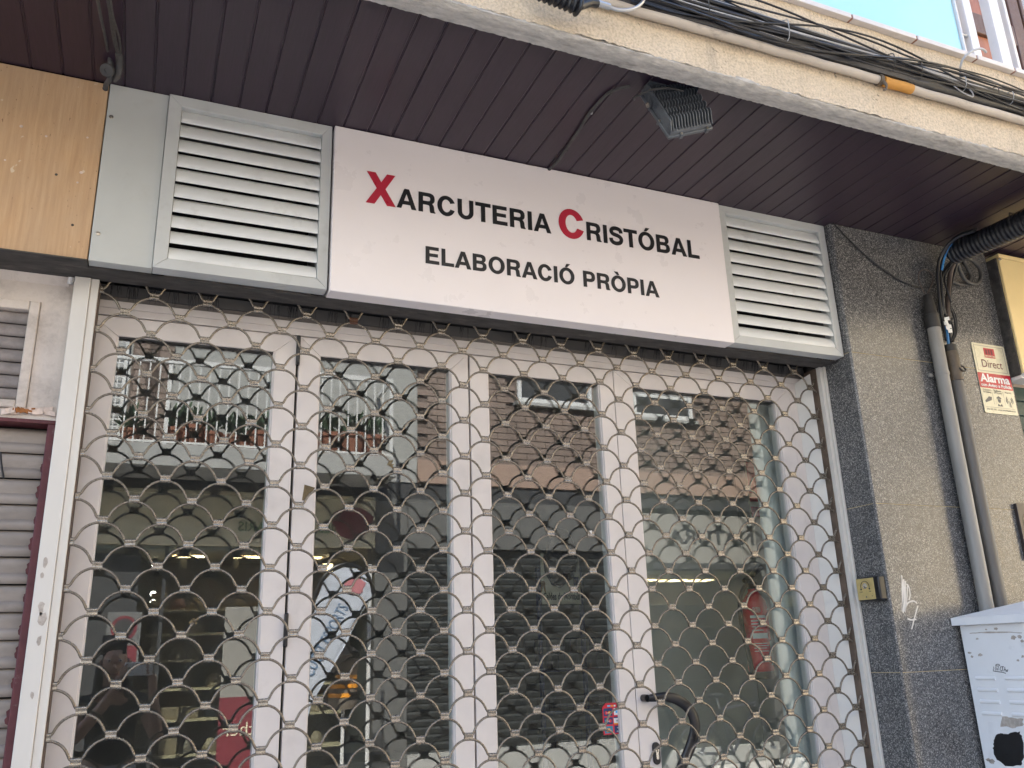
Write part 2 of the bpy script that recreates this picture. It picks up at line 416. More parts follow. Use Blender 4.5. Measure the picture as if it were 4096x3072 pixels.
# ------------------------------------------------------------------ soffit of planks under the balcony
SOF = Z + 1.7025
soff = thing('plank_soffit', (2, -.35, SOF), 'dark brown plank soffit under the balcony, over the shop sign', 'soffit')
MB().box(-1.6, 5.6, -.745, .3, SOF + .016, SOF + .04).build('backing_board', 'plank_back', soff, smooth=0)
PW = .0838
pk = None
for k in range(-19, 66):
    x = k * PW
    prof = [(.0024, .0), (PW - .007, .0), (PW - .0045, .003), (PW - .0005, .003), (PW - .0005, .012), (-.0005 + .0009, .012), (.0004, .0025)]
    if pk is None:
        q = MB().prism(prof, lambda a, b, d: (x + a, d, SOF + b), -.74, .0125)
        pk = q.build('plank', 'soffit_wood', soff, smooth=0, base=(x, 0, SOF))
    else:
        c = copy_at(pk, (x, 0, SOF + rnd.uniform(-.0007, .0007)), soff)
        c.rotation_euler.y = R(rnd.uniform(-.35, .35))

# ------------------------------------------------------------------ balcony: beam, stucco parapet, coping, glass, bars
BY = -.75                                   # front face of the beam
bz = Z + 1.63                               # its underside
bal = thing('balcony', (2, BY, bz), 'cream stucco balcony front with rough grey lower edge above the shop', 'balcony')
# front face as a slightly uneven sheet with real depth
def lump(x, z, a=1.0):
    return a * (.0016 * math.sin(7.1 * x + 3 * z) + .0011 * math.sin(19 * x - 5 * z) + .0007 * math.sin(43 * x + 11 * z))
ztop = at(3700, 190, BY).z                  # underside of the coping
mb = MB(); nx, nz = 300, 24
xs = [-1.6 + 4.62 * i / nx for i in range(nx + 1)]
for j in range(nz + 1):
    z = bz + .012 + (ztop - bz - .012) * j / nz
    for x in xs:
        y = BY + lump(x, z)
        if j == 0: y -= .003 * rnd.random()
        mb.v.append(Vector((x, y, z + (.006 * rnd.random() if j == 0 else 0))))
for j in range(nz):
    for i in range(nx):
        a = j * (nx + 1) + i; mb.f.append((a, a + 1, a + nx + 2, a + nx + 1))
n0 = len(mb.v)
for x in xs: mb.v.append(Vector((x, BY + .09, ztop)))
for i in range(nx):
    a = nz * (nx + 1) + i; mb.f.append((a, a + 1, n0 + i + 1, n0 + i))
mb.build('parapet', 'stucco', bal, smooth=60)
# next stretch of parapet beyond the vertical joint
mb = MB().box(3.024, 5.6, BY + .004, BY + .09, bz + .012, ztop).build('parapet', 'stucco', bal, smooth=0, bevel=.004)
# rough lower edge: lip, underside and inner face, chipped
mb = MB(); nx = 900
for i in range(nx + 1):
    x = -1.6 + 7.2 * i / nx
    j1, j2, j3, j4 = (rnd.uniform(-1, 1) * .55 for _ in range(4))
    w = .0015 * math.sin(5 * x) + .001 * math.sin(13 * x + 1)
    mb.v += [Vector((x, BY + .004, bz + .03)), Vector((x, BY - .001 + .0022 * j1, bz + .010 + .003 * j2 + w)),
             Vector((x, BY + .010, bz + .002 * j3)), Vector((x, BY + .030, bz - .002 + .0022 * j4)), Vector((x, BY + .050, bz + .001 + .002 * j2)),
             Vector((x, BY + .062 + .0022 * j3, bz + .002 * j1)), Vector((x, BY + .064, SOF + .016))]
for i in range(nx):
    for k in range(6):
        a = i * 7 + k; mb.f.append((a, a + 1, a + 8, a + 7))
mb.build('lower_edge', 'concrete_edge', bal, smooth=50)
MB().box(-1.6, 5.6, BY + .06, .3, SOF + .041, ztop - .15).build('slab', 'upper_plaster', bal, smooth=0)
# coping tiles
cz0, cz1 = ztop, ztop + .021
jx = [at(3250 + a * .38246, b * .38246, BY - .02).x for a, b in ((400, 100), (1080, 340), (1705, 540), (2110, 700))]
edges = [*[jx[0] - .3 * k for k in range(12, 0, -1)], *jx, jx[3] + .30, jx[3] + .6, jx[3] + .9, jx[3] + 1.2]
for a, b in zip(edges[:-1], edges[1:]):
    MB().box(a + .004, b - .004, BY - .022, BY + .12, cz0 + .001, cz1).build('coping_tile', 'coping_tile', bal, bevel=.002)
    MB().box(b - .0038, b + .0038, BY - .019, BY + .118, cz0 + .002, cz1 - .002).build('joint', 'coping_joint', bal, smooth=0)
# translucent blue panels and white bars
gx = at(3250 + 1535 * .38246, 445 * .38246, BY + .05).x
for a, b in ((gx - 1.0, gx), (gx - 2.02, gx - 1.02), (gx - 3.04, gx - 2.04), (gx - 4.06, gx - 3.06)):
    MB().box(a, b, BY + .045, BY + .053, cz1 + .012, cz1 + .95).build('blue_panel', 'balcony_glass', bal, bevel=.001)
for x, w, y in ((gx + .009, .008, .048), (gx + .075, .042, .05), (gx + .235, .055, .05), (gx + .335, .016, .07), (gx + .50, .045, .05), (gx + .66, .045, .05), (gx + .82, .045, .05), (gx - 1.01, .008, .048)):
    MB().box(x - w / 2, x + w / 2, BY + y - .012, BY + y + .026, cz1 + .0005, cz1 + .96).build('baluster', 'white_metal', bal, bevel=.002)
MB().box(gx - 4.1, gx + 1.6, BY + .03, BY + .09, cz1 + .961, cz1 + .99).build('handrail', 'white_metal', bal, bevel=.003)
p = at(3250 + 1575 * .38246, 365 * .38246, BY + .05)
MB().tube([p + Vector((-.022, 0, 0)), p + Vector((.02, 0, 0))], .006, 8).build('fixing_pin', 'steel_galv', bal)

# upper storey of our building, behind the balcony
ub = thing('upper_storey', (2, .3, SOF + .05), 'upper storey wall with brown timber balcony doors behind white balusters', 'building')
MB().box(-12, 2.75, .302, 4, SOF + .042, SOF + 4.4).build('wall', 'upper_plaster', ub, smooth=0)
MB().box(2.75, 6.97, .302, 4, SOF + 3.05, SOF + 4.4).build('wall', 'upper_plaster', ub, smooth=0)
for x0 in (2.76, 3.46, 4.16, 4.86, 5.56, 6.26):
    d = MB()
    for a, b, c, e in ((0, .10, 0, 3.0), (.58, .68, 0, 3.0), (.1, .58, 0, .2), (.1, .58, 1.75, 1.9), (.1, .58, 2.85, 3.0)):
        d.box(x0 + a + .001, x0 + b - .001, .34, .40, SOF + .045 + c + .001, SOF + .045 + e - .001)
    d = d.build('timber_door', 'wood_dark', ub, bevel=.004)
    for c, e in ((.2, 1.75), (1.9, 2.85)): MB().box(x0 + .101, x0 + .579, .36, .38, SOF + .045 + c + .002, SOF + .045 + e - .002).build('door_panel', 'wood_orange', d, smooth=0)
MB().box(-8, 14, .05, .3015, SOF + .042, SOF + .06).build('balcony_floor', 'upper_plaster', ub, smooth=0)

# ------------------------------------------------------------------ plain conduit along the parapet and the bundle of cables
py_ = BY - .02
def line_at(a, b, x):  # point at x on the straight line a-b
    t = (x - a.x) / (b.x - a.x); return a + (b - a) * t
c6 = lambda x, y: (3250 + x * .38246, y * .38246)
pa, pb = at(*c6(0, 640), py_), at(*c6(2212, 1270), py_)
xl, xo, xr = -1.6, at(*c6(735, 850), py_).x, at(*c6(1030, 930), py_).x
pp = thing('wall_conduit', line_at(pa, pb, 1.5), 'peeling white painted conduit running along the stucco balcony front', 'conduit')
def wob(a, b, n, amp): return [line_at(pa, pb, a + (b - a) * i / n) + Vector((0, amp * math.sin(i * 1.7), amp * math.cos(i * 2.3))) for i in range(n + 1)]
MB().tube(wob(xl, xo - .004, 60, .001), .0145, 12).build('pipe', 'white_pipe', pp)
MB().tube(wob(xo, xr, 4, .0005), .017, 12).build('orange_sleeve', 'orange_pipe', pp)
MB().tube(wob(xr + .0005, 5.6, 50, .001), .0145, 12).build('pipe', 'white_pipe', pp)
q = line_at(pa, pb, xo - .012)
MB().tube(catmull([q + Vector((0, -.012, -.012)), q + Vector((.006, -.016, -.03)), q + Vector((.0, -.014, -.045)), q + Vector((-.012, -.018, -.052))], 4), [.005] * 4 + [.004] * 9, 6).build('torn_tape', 'tape_brown', pp)
MB().lathe(q + Vector((-.004, 0, 0)), (1, 0, 0), [(.019, -.006), (.0195, .006)], 12).build('clip', 'tape_brown', pp)

ta, tb = at(*c6(0, 320), BY - .03), at(*c6(2212, 1040), BY - .03)
ba, bb = at(*c6(0, 545), BY - .03), at(*c6(2212, 1160), BY - .03)
def bundle_pt(x, v, d):          # v 0 bottom .. 1 top of the bundle, d stand-off
    a = line_at(ba, bb, x); b = line_at(ta, tb, x)
    return Vector((x, BY - .008 - d, a.z + (b.z - a.z) * v))
lab = {'cable_black': 'thin black cable in the bundle strung along the stucco balcony front', 'cable_grey': 'pale grey cable lying over the black bundle on the balcony front', 'cable_dusty': 'thick dusty black cable low in the bundle above the white conduit'}
NCAB = 52
for i in range(NCAB):
    kind = 'cable_black' if i % 9 != 4 else 'cable_grey'
    r = rnd.choice((.004, .005, .006, .0075)); v0 = 1.06 * (i * 7 % NCAB) / (NCAB - 1); ph = rnd.uniform(0, 6.28); f = rnd.uniform(1.2, 2.6); am = rnd.uniform(.06, .3)
    if v0 < .08 and r > 0 and i % 9 != 4: kind = 'cable_dusty'; r = .015; am = .03
    if kind == 'cable_grey': r = .0032; am = .25
    pts = []
    for k in range(61):
        x = -1.6 + 7.2 * k / 60
        v = min(1.12, max(.0, v0 + am * math.sin(ph + f * x) * .8 + .05 * math.sin(3 * ph + 5.3 * x)))
        d = r + .034 * math.sin(math.pi * min(1, max(0, v))) * (((i * 7) % 5) / 4) + (.012 if kind == 'cable_grey' else 0)
        pts.append(bundle_pt(x, v, d))
    o = MB().tube(catmull(pts, 2), r, 6).build('cable', 'cable_thick' if kind == 'cable_dusty' else kind, smooth=60)
    tag(o, lab[kind], 'cable', {'cable_black': 'black cables of the bundle on the balcony front', 'cable_grey': 'grey cables over the bundle on the balcony front', 'cable_dusty': 'thick cables of the bundle on the balcony front'}[kind])
for i in range(7):
    ph = rnd.uniform(0, 6.28); pts = []
    for k in range(61):
        x = -1.6 + 7.2 * k / 60
        v = .5 + .62 * math.sin(ph + (1.5 + .35 * i) * x) + .12 * math.sin(ph * 3 + 6 * x)
        pts.append(bundle_pt(x, v, .028 + .026 * abs(math.sin(ph + 2.1 * x))))
    tag(MB().tube(catmull(pts, 2), (.0035, .0042, .0028)[i % 3], 6).build('cable', 'cable_black', smooth=60), 'loose black cable wandering over and under the bundle on the balcony front', 'cable', 'loose cables over the bundle on the balcony front')
tiel = 'small tie wrapped round the cable bundle on the balcony front'
for x in (at(*c6(680, 560), BY).x, at(*c6(960, 630), BY).x, at(*c6(1420, 800), BY).x, at(*c6(1780, 1000), BY).x, at(*c6(1930, 1040), BY).x, at(*c6(2150, 1060), BY).x, 1.72, 1.42):
    pts = [bundle_pt(x + .006 * math.sin(a * 3), .5 - .5 * math.cos(a), .008 + .050 * math.sin(a)) for a in [i * .35 for i in range(0, 10)]]
    tag(MB().tube(pts, .0016, 5).build('cable_tie', rnd.choice(['cable_grey', 'cable_dusty', 'cable_dusty'])), tiel, 'cable tie', 'ties of the cable bundle')
# loose ends
pts = [at(*c6(a, b), BY - .02 - d) for a, b, d in ((1550, 795, .0), (1545, 720, .03), (1575, 620, .05), (1650, 545, .06), (1740, 510, .05), (1790, 520, .02), (1815, 545, 0))]
tag(MB().tube(catmull(pts), .0042, 8).build('cable', 'cable_grey'), 'pale grey cable arching from the bundle up over the balcony coping', 'cable')
pts = [at(*c6(a, b), BY - .05) for a, b in ((1480, 900), (1560, 960), (1640, 1000), (1680, 1010), (1672, 970), (1640, 930))]
tag(MB().tube(catmull(pts), .0022, 6).build('cable', 'cable_grey'), 'loose white wire end sticking out below the cable bundle', 'cable')
# ribbed black sleeve with a steel rod at the top edge
c5 = lambda x, y: (2100 + x * .40687, y * .40687)
sl_ = thing('cable_sleeve', at(*c5(480, 60), BY - .06), 'ribbed black cable sleeve ending in a bent steel rod on the balcony front', 'cable sleeve')
a, b = at(*c5(100, -110), BY - .06), at(*c5(540, 60), BY - .06)
pts, rr = [], []
for i in range(41):
    pts.append(a + (b - a) * i / 40); rr.append(.024 + .0035 * math.sin(i * 1.35) + (.004 if i > 36 else 0))
MB().tube(pts, rr, 14).build('ribbed_sleeve', 'cable_black', sl_)
c_, d_ = at(*c5(640, 25), BY - .055), at(*c5(800, 60), BY - .05)
MB().tube([b, c_, at(*c5(710, 35), BY - .052)], .012, 10).build('neck', 'cable_black', sl_)
MB().tube([at(*c5(712, 32), BY - .052), at(*c5(830, 68), BY - .05)], .0095, 10).build('crimp', 'steel_galv', sl_)
MB().tube(catmull([at(*c5(820, 66), BY - .05), at(*c5(900, 95), BY - .05), at(*c5(1000, 100), BY - .05), at(*c5(1090, 75), BY - .05), at(*c5(1150, 25), BY - .05), at(*c5(1185, -40), BY - .05), at(*c5(1260, -160), BY - .03)]), .0052, 8).build('rod', 'steel_galv', sl_)

# ------------------------------------------------------------------ band under the soffit: louvres, sign, panels
def louvre(name, x0, x1, z0, z1, fl, fr, ft, fb, n, label, opening):
    t = thing(name, ((x0 + x1) / 2, 0, z0), label, 'vent grille', 'louvred vents beside the shop sign')
    ox0, ox1, oz0, oz1 = x0 + fl, x1 - fr, z0 + fb, z1 - ft
    def mitre(o, i, nm):
        (ax, az), (bx, bz_) = o; (cx, cz), (dx, dz) = i
        MB().hexa([(ax, 0, az), (bx, 0, bz_), (dx, 0, dz), (cx, 0, cz)], [(ax, .05, az), (bx, .05, bz_), (dx, .05, dz), (cx, .05, cz)]).build(nm, 'louvre', t, bevel=.0015)
    e = .0004
    mitre(((x0, z0), (x1, z0)), ((ox0 + e, oz0), (ox1 - e, oz0)), 'frame_rail'); mitre(((x1, z1), (x0, z1)), ((ox1 - e, oz1), (ox0 + e, oz1)), 'frame_rail')
    mitre(((x0, z1 - e), (x0, z0 + e)), ((ox0, oz1 - e), (ox0, oz0 + e)), 'frame_stile'); mitre(((x1, z0 + e), (x1, z1 - e)), ((ox1, oz0 + e), (ox1, oz1 - e)), 'frame_stile')
    # inner lip and dark duct behind
    MB().box(ox0 - .004, ox1 + .004, .2, .21, oz0 - .01, oz1 + .01).build('duct_back', 'black_gap', t, smooth=0)
    for b in ((ox0 - .006, ox0 - .0005, .05, .2, oz0, oz1), (ox1 + .0005, ox1 + .006, .05, .2, oz0, oz1), (ox0, ox1, .05, .2, oz1 + .0005, oz1 + .006), (ox0, ox1, .05, .2, oz0 - .006, oz0 - .0005)):
        MB().box(*b).build('duct_side', 'header_dark', t, smooth=0)
    pitch = (oz1 - oz0) / n
    for k in range(n):
        z = oz0 + k * pitch + .0005
        op = 1.03 if k >= opening else .87 + .04 * k
        prof = [(.004, 0), (.0015, .006), (.006, .018), (.014, .036 * op), (.024, .050 * op), (.036, .0585 * op), (.036, .0603 * op), (.022, .0525 * op), (.0115, .038 * op), (.0042, .0195), (.0005, .0065), (.0025, 0)]
        dz = rnd.uniform(-.0008, .0008); tl = rnd.uniform(-.002, .002)
        m_ = MB().prism(prof, lambda a, b, d: (d, a + .002, z + b + dz + tl * (d - ox0) / (ox1 - ox0)), ox0 + .001, ox1 - .001)
        m_.build('slat', 'louvre_slat', t, smooth=50)
    return t
lx0, lx1, lz0, lz1 = -.0395, .4675, Z + 1.110, Z + 1.7015
louvre('louvre_vent', lx0, lx1, lz0, lz1, .0385, .033, .0385, .034, 10, 'grey louvred vent panel beside the orange travertine end of the sign', 3)
louvre('louvre_vent', 2.0175, 2.565, lz0, lz1, .034, .036, .033, .033, 10, 'grey louvred vent panel between the shop sign and the granite', 2)

sg = thing('shop_sign', (1.245, -.01, Z + 1.10), 'white shop sign reading Xarcuteria Cristóbal, Elaboració Pròpia in black and red', 'sign')
MB().box(.4735, 2.0145, -.012, .05, Z + 1.103, Z + 1.7005).build('panel', 'sign_white', sg, bevel=.003)
MB().box(.4725, 2.0155, .0505, .138, Z + 1.1065, Z + 1.13).build('box_base', 'louvre', sg, smooth=0)
def ell(cx, cy, rx, ry, a0, a1, n): return [(cx + rx * math.cos(R(a0 + (a1 - a0) * i / n)), cy + ry * math.sin(R(a0 + (a1 - a0) * i / n))) for i in range(n + 1)]
def stroke(ctrl, h):
    pts = catmull([Vector((a, b, 0)) for a, b in ctrl], 5); L, Rr = [], []
    for i, p in enumerate(pts):
        t = (pts[min(i + 1, len(pts) - 1)] - pts[max(i - 1, 0)]).normalized(); n = Vector((-t.y, t.x, 0))
        L.append((p + n * h)[:2]); Rr.append((p - n * h)[:2])
    return [tuple(q) for q in L + Rr[::-1]]
GL = {
 'X': (667, [[(20, 0), (185, 0), (333, 240), (482, 0), (650, 0), (420, 368), (635, 720), (475, 720), (337, 492), (200, 720), (33, 720), (252, 366)]]),
 'A': (722, [[(20, 0), (172, 0), (222, 152), (498, 152), (546, 0), (702, 0), (445, 720), (283, 720)], [(262, 272), (361, 562), (459, 272)]]),
 'R': (722, [[(75, 0), (223, 0), (223, 283), (365, 283), (430, 276), (464, 246), (474, 190), (480, 110), (486, 50), (505, 0), (672, 0), (672, 20), (644, 42), (632, 100), (626, 190), (612, 262), (582, 308), (540, 336), (606, 372), (644, 436), (652, 520), (640, 606), (594, 676), (510, 714), (440, 720), (75, 720)],
       [(223, 405), (223, 598), (400, 598), (460, 590), (494, 556), (502, 505), (492, 450), (458, 414), (398, 405)]]),
 'C': (722, [ell(365, 360, 325, 378, 24, 336, 34) + ell(365, 360, 172, 250, 332, 28, 30)]),
 'U': (722, [[(70, 720), (70, 260)] + ell(361, 260, 291, 278, 180, 360, 22) + [(652, 720), (504, 720), (504, 268)] + ell(361, 268, 143, 160, 360, 180, 18) + [(218, 720)]]),
 'T': (611, [[(20, 720), (591, 720), (591, 592), (380, 592), (380, 0), (231, 0), (231, 592), (20, 592)]]),
 'E': (667, [[(70, 0), (624, 0), (624, 128), (218, 128), (218, 310), (572, 310), (572, 432), (218, 432), (218, 592), (606, 592), (606, 720), (70, 720)]]),
 'I': (278, [[(64, 0), (214, 0), (214, 720), (64, 720)]]),
 'S': (667, [stroke([(548, 500), (534, 580), (470, 642), (335, 668), (205, 640), (138, 565), (140, 495), (190, 432), (300, 398), (430, 365), (525, 305), (550, 212), (508, 118), (425, 68), (320, 50), (200, 72), (122, 140), (104, 238)], 70)]),
 'O': (778, [ell(389, 360, 350, 378, 0, 350, 35), ell(389, 360, 198, 250, 0, -350, 35)]),
 'B': (722, [[(73, 0), (420, 0), (520, 14), (598, 58), (646, 126), (656, 206), (640, 296), (596, 352), (524, 384), (582, 420), (616, 478), (624, 548), (608, 630), (560, 688), (482, 714), (400, 720), (73, 720)],
       [(221, 436), (221, 597), (385, 597), (440, 590), (472, 560), (478, 514), (470, 470), (438, 442), (385, 436)], [(221, 125), (221, 314), (400, 314), (460, 304), (498, 268), (506, 216), (496, 170), (458, 136), (400, 125)]]),
 'L': (611, [[(70, 0), (580, 0), (580, 128), (218, 128), (218, 720), (70, 720)]]),
 'P': (667, [[(70, 0), (218, 0), (218, 250), (380, 250), (480, 262), (566, 310), (614, 390), (625, 485), (614, 584), (566, 660), (480, 708), (380, 720), (70, 720)], [(218, 376), (218, 597), (360, 597), (430, 588), (468, 545), (478, 485), (468, 428), (430, 386), (360, 376)]]),
}
GL['Ó'] = (778, GL['O'][1] + [[(330, 775), (425, 775), (560, 910), (400, 910)]])
GL['Ò'] = (778, GL['O'][1] + [[(448, 775), (378, 910), (218, 910), (353, 775)]])
def embolden(pts, hole, e):          # push an outline outwards (holes inwards) by e units
    A = sum(a[0] * b[1] - b[0] * a[1] for a, b in zip(pts, pts[1:] + pts[:1])) / 2
    if (A < 0) != hole: pts = pts[::-1]
    n = len(pts); o = []
    for i, p in enumerate(pts):
        d0 = Vector((p[0] - pts[i - 1][0], p[1] - pts[i - 1][1])); d1 = Vector((pts[(i + 1) % n][0] - p[0], pts[(i + 1) % n][1] - p[1]))
        if d0.length < 1e-6 or d1.length < 1e-6: o.append(p); continue
        n0 = Vector((d0.y, -d0.x)).normalized(); n1 = Vector((d1.y, -d1.x)).normalized(); b = n0 + n1
        if b.length < .3: o.append(p); continue
        b = b.normalized(); k = e / max(.5, b.dot(n0)); o.append((p[0] + b.x * k, p[1] + b.y * k))
    return o
GMESH = {}
def sign_run(txt, x0, x1, base, cap, m, width=None):
    lsb = min(a for sp in GL[txt[0]][1] for a, _ in sp); rsb = GL[txt[-1]][0] - max(a for sp in GL[txt[-1]][1] for a, _ in sp)
    total = sum(GL[c][0] for c in txt) - lsb - rsb; em = cap / 720
    k = (x1 - x0) / (total * em); x = x0 - lsb * em * k
    for c in txt:
        if (c, m) not in GMESH: GMESH[c, m] = outline_mesh([embolden(sp, i > 0 and c in 'ARBPOÓÒ' and not (c in 'ÓÒ' and i == 2), 13 if m == 'sign_red' else 7) for i, sp in enumerate(GL[c][1])], 8)
        me = GMESH[c, m].copy(); me.name = 'letter'
        for v in me.vertices: v.co = Vector((v.co.x * em * k, -v.co.z * .0001, v.co.y * em))
        me.materials.clear(); me.materials.append(MATS[m])
        o = bpy.data.objects.new('letter', me); col.objects.link(o); o.location = (x, -.0131, base); join(o, sg)
        x += GL[c][0] * em * k
b1, b2 = Z + 1.4345, Z + 1.2455
sign_run('X', .585, .6795, b1, .1135, 'sign_red'); sign_run('ARCUTERIA', .687, 1.256, b1, .0725, 'sign_black')
sign_run('C', 1.291, 1.387, b1 - .002, .1105, 'sign_red'); sign_run('RISTÓBAL', 1.4025, 1.892, b1, .0725, 'sign_black')
sign_run('ELABORACIÓ', .787, 1.3395, b2, .0612, 'sign_black'); sign_run('PRÒPIA', 1.3765, 1.6915, b2, .0612, 'sign_black')

gp = thing('metal_panel', (-.125, .012, Z + 1.108), 'plain grey metal cover panel with two screws next to a louvred vent', 'panel')
MB().box(-.2085, -.0405, .010, .05, Z + 1.1095, Z + 1.7015).build('sheet', 'grey_panel', gp, bevel=.002)
for x, z in ((-.195, 1.586), (-.192, 1.196)): MB().lathe((x, .0102, Z + z), (0, -1, 0), [(.0065, 0), (.0062, .002), (.003, .0035)], 12).build('screw', 'steel_bolt', gp)
MB().box(-.2085, -.0405, .0505, .1375, Z + 1.108, Z + 1.13).build('return', 'dark_ledge', gp, smooth=0)
tv = thing('travertine_cladding', (-1.3, .014, Z + 1.1), 'weathered orange travertine slab under the dark plank soffit', 'cladding')
for a, b in ((-1.06, -.2115), (-1.92, -1.062)): MB().box(a, b, .012, .06, Z + 1.108, Z + 1.6995).build('slab', 'travertine', tv, bevel=.003)
for a, b, r in ((325, 690, .006), (225, 698, .005), (310, 730, .004), (85, 505, .006), (350, 550, .004), (20, 640, .004), (185, 545, .0045), (290, 900, .005)):
    q = at(a, b, .012); MB().lathe((q.x, .0118, q.z), (0, -1, 0), [(r, -.002), (r * .7, .0008), (r * .2, .0009)], 9).build('pit', rnd.choice(['plaster_scrap', 'dark_ledge']), tv)
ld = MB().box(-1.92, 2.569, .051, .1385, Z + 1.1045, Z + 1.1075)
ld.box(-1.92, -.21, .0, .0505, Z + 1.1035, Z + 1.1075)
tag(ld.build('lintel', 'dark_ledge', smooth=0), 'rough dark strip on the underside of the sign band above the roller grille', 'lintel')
# wall mass behind the band so that nothing shows through
MB_ = MB().box(-1.92, -.22, .062, .3, Z + 1.13, SOF + .04); MB_.box(-.2, -.05, .05, .3, Z + 1.14, SOF + .04); MB_.box(-.22, 2.57, .212, .3, Z + 1.14, SOF + .04)
tag(MB_.build('band_backing', 'black_gap', smooth=0), 'dark masonry hidden behind the sign band', 'wall')
# ------------------------------------------------------------------ roller grille
GY = .150
gr = thing('roller_grille', (1.18, GY, 0), 'closed roller grille of scalloped galvanised wire across the shop doors', 'roller grille')
PX_, PZ_ = .1535, .0623
X0, X1g = -.176, 2.552
def clip_pos(n, k):
    x = -.104 + (PX_ / 2 if n % 2 else 0) + PX_ * k
    z = Z + 1.018 - PZ_ * n - .0065 * math.sin(math.pi * (x - X0) / (X1g - X0))
    return x, z
half = [(u * .07675, h * .0503) for u, h in ((0, 0), (.14, 0), (.18, .03), (.217, .11), (.26, .25), (.32, .42), (.405, .59), (.505, .73), (.62, .84), (.745, .92), (.87, .975), (1, 1))]
rows = range(-2, 41)
for n in rows:
    pts = []
    k0 = -2
    for k in range(k0, 19):
        xc, zc = clip_pos(n, k)                      # crest of this arch
        xt, zt = clip_pos(n + 1, k - 1 if n % 2 == 0 else k)     # trough to its left
        xt2, zt2 = clip_pos(n + 1, k if n % 2 == 0 else k + 1)   # trough to its right
        jx, jz = rnd.uniform(-.0012, .0012), rnd.uniform(-.001, .001)
        for a, b in half: pts.append(Vector((xt + a + jx * b * 20, GY, zt + .006 + b * ((zc - zt) / PZ_) + jz * b * 20)))
        for a, b in half[-2:0:-1]: pts.append(Vector((xt2 - a + jx * b * 20, GY, zt2 + .006 + b * ((zc - zt2) / PZ_) + jz * b * 20)))
    pts = [p for p in pts if X0 - .004 <= p.x <= X1g + .004 and .03 < p.z < Z + 1.135]
    if len(pts) < 4: continue
    if n <= -1:
        # parts above the lintel are wound up inside; keep the pieces that show
        run = []
        for a, b in zip(pts, pts[1:] + [None]):
            run.append(a)
            if b is None or (b - a).length > .03:
                if len(run) > 2: MB().tube(run, .0036, 8).build('wire', 'wire', gr, smooth=70)
                run = []
        continue
    MB().tube(pts, .0036, 8).build('wire', 'wire', gr, smooth=70)
def clip_mesh():
    prof = []
    for a in range(-40, 221, 26): prof.append((.006 * math.cos(R(a)), .006 + .006 * math.sin(R(a))))
    prof.append((-.0040, 0))
    for a in range(140, 401, 26): prof.append((.006 * math.cos(R(a)), -.006 + .006 * math.sin(R(a))))
    prof.append((.0040, 0))
    m_ = MB().prism(prof, lambda a, b, d: (d, a, b), -.0134, .0134)
    for x in (-.0131, .0121): m_.prism([(p[0] * 1.10, p[1] * 1.05) for p in prof], lambda a, b, d: (d, a, b), x, x + .001)
    return m_
proto = clip_mesh()
allc = [(n, k) for n in range(-1, 41) for k in range(-1, 19)]
allc = [(n, k, *clip_pos(n, k)) for n, k in allc]
allc = [c for c in allc if X0 - .008 < c[2] < X1g + .008 and .03 < c[3] < Z + 1.10]
allc.sort(key=lambda c: (Vector((c[2], GY, c[3])) - CAM).length if c[3] > 1.0 else 99)
first = None
rest = MB()
for i, (n, k, x, z) in enumerate(allc):
    if i < 300:
        if first is None:
            mb = MB(); mb.v = [v + Vector((x, GY, z)) for v in proto.v]; mb.f = proto.f
            first = mb.build('clip', 'clip', gr, smooth=50, base=(x, GY, z)); o = first
        else: o = copy_at(first, (x, GY, z), gr)
        o.rotation_euler = (R(rnd.uniform(-4, 4)), R(rnd.uniform(-2.5, 2.5)), R(rnd.uniform(-3, 3)))
    else:
        off = len(rest.v); rest.v += [v + Vector((x, GY, z)) for v in proto.v]; rest.f += [tuple(off + a for a in f) for f in proto.f]
o = rest.build('clips', 'clip', gr, smooth=50); o['kind'] = 'stuff'
q = at(1407, 1310, GY); cand = min((c for c in gr.children if c.name.startswith('clip') and 'kind' not in c), key=lambda c: (wpos(c) - q).length)
rm = cand.data.copy(); rm.materials.clear(); rm.materials.append(MATS['clip_rust']); cand.data = rm; cand['label'] = 'rust brown clip'
# guide rails
gl_ = MB().box(-.2475, -.2035, .123, .165, .005, Z + 1.104).build('guide_rail', 'alu_guide', gr, bevel=.002)
MB().box(-.2030, -.1815, .128, .165, .005, Z + 1.104).build('guide_lip', 'alu_guide', gl_, bevel=.0015)
MB().box(-.1812, -.1785, .14, .20, .005, Z + 1.10).build('slot', 'stain_brown', gl_, smooth=0)
gr_ = MB().box(2.557, 2.5685, .112, .165, .005, Z + 1.1035).build('guide_rail', 'alu_guide', gr, bevel=.002)
MB().box(2.5425, 2.5565, .122, .165, .005, Z + 1.1035).build('guide_lip', 'alu_guide', gr_, bevel=.0015)
MB().box(2.5360, 2.5420, .142, .21, .005, Z + 1.10).build('slot', 'stain_brown', gr_, smooth=0)
for z in (.9, 1.05): MB().lathe((2.5625, .1118, z), (0, -1, 0), [(.005, 0), (.0035, .0025)], 10).build('screw', 'steel_bolt', gr_)
# scabs of old paint and paper on the left rail
for a, b, s in ((180, 2250, .02), (165, 2430, .022), (170, 2475, .026), (160, 2560, .016), (140, 2780, .012), (168, 2300, .012)):
    p = at(a, b, .123)
    poly = [(s * rnd.uniform(.5, 1.05) * math.cos(t * .7) * .55, s * rnd.uniform(.5, 1.05) * math.sin(t * .7)) for t in range(9)]
    MB().prism(poly, lambda u, v, d: (min(p.x, -.220) + u * .8, d, p.z + v), .1229, .1223).build('paper_scrap', 'peel_beige', gl_, smooth=0)
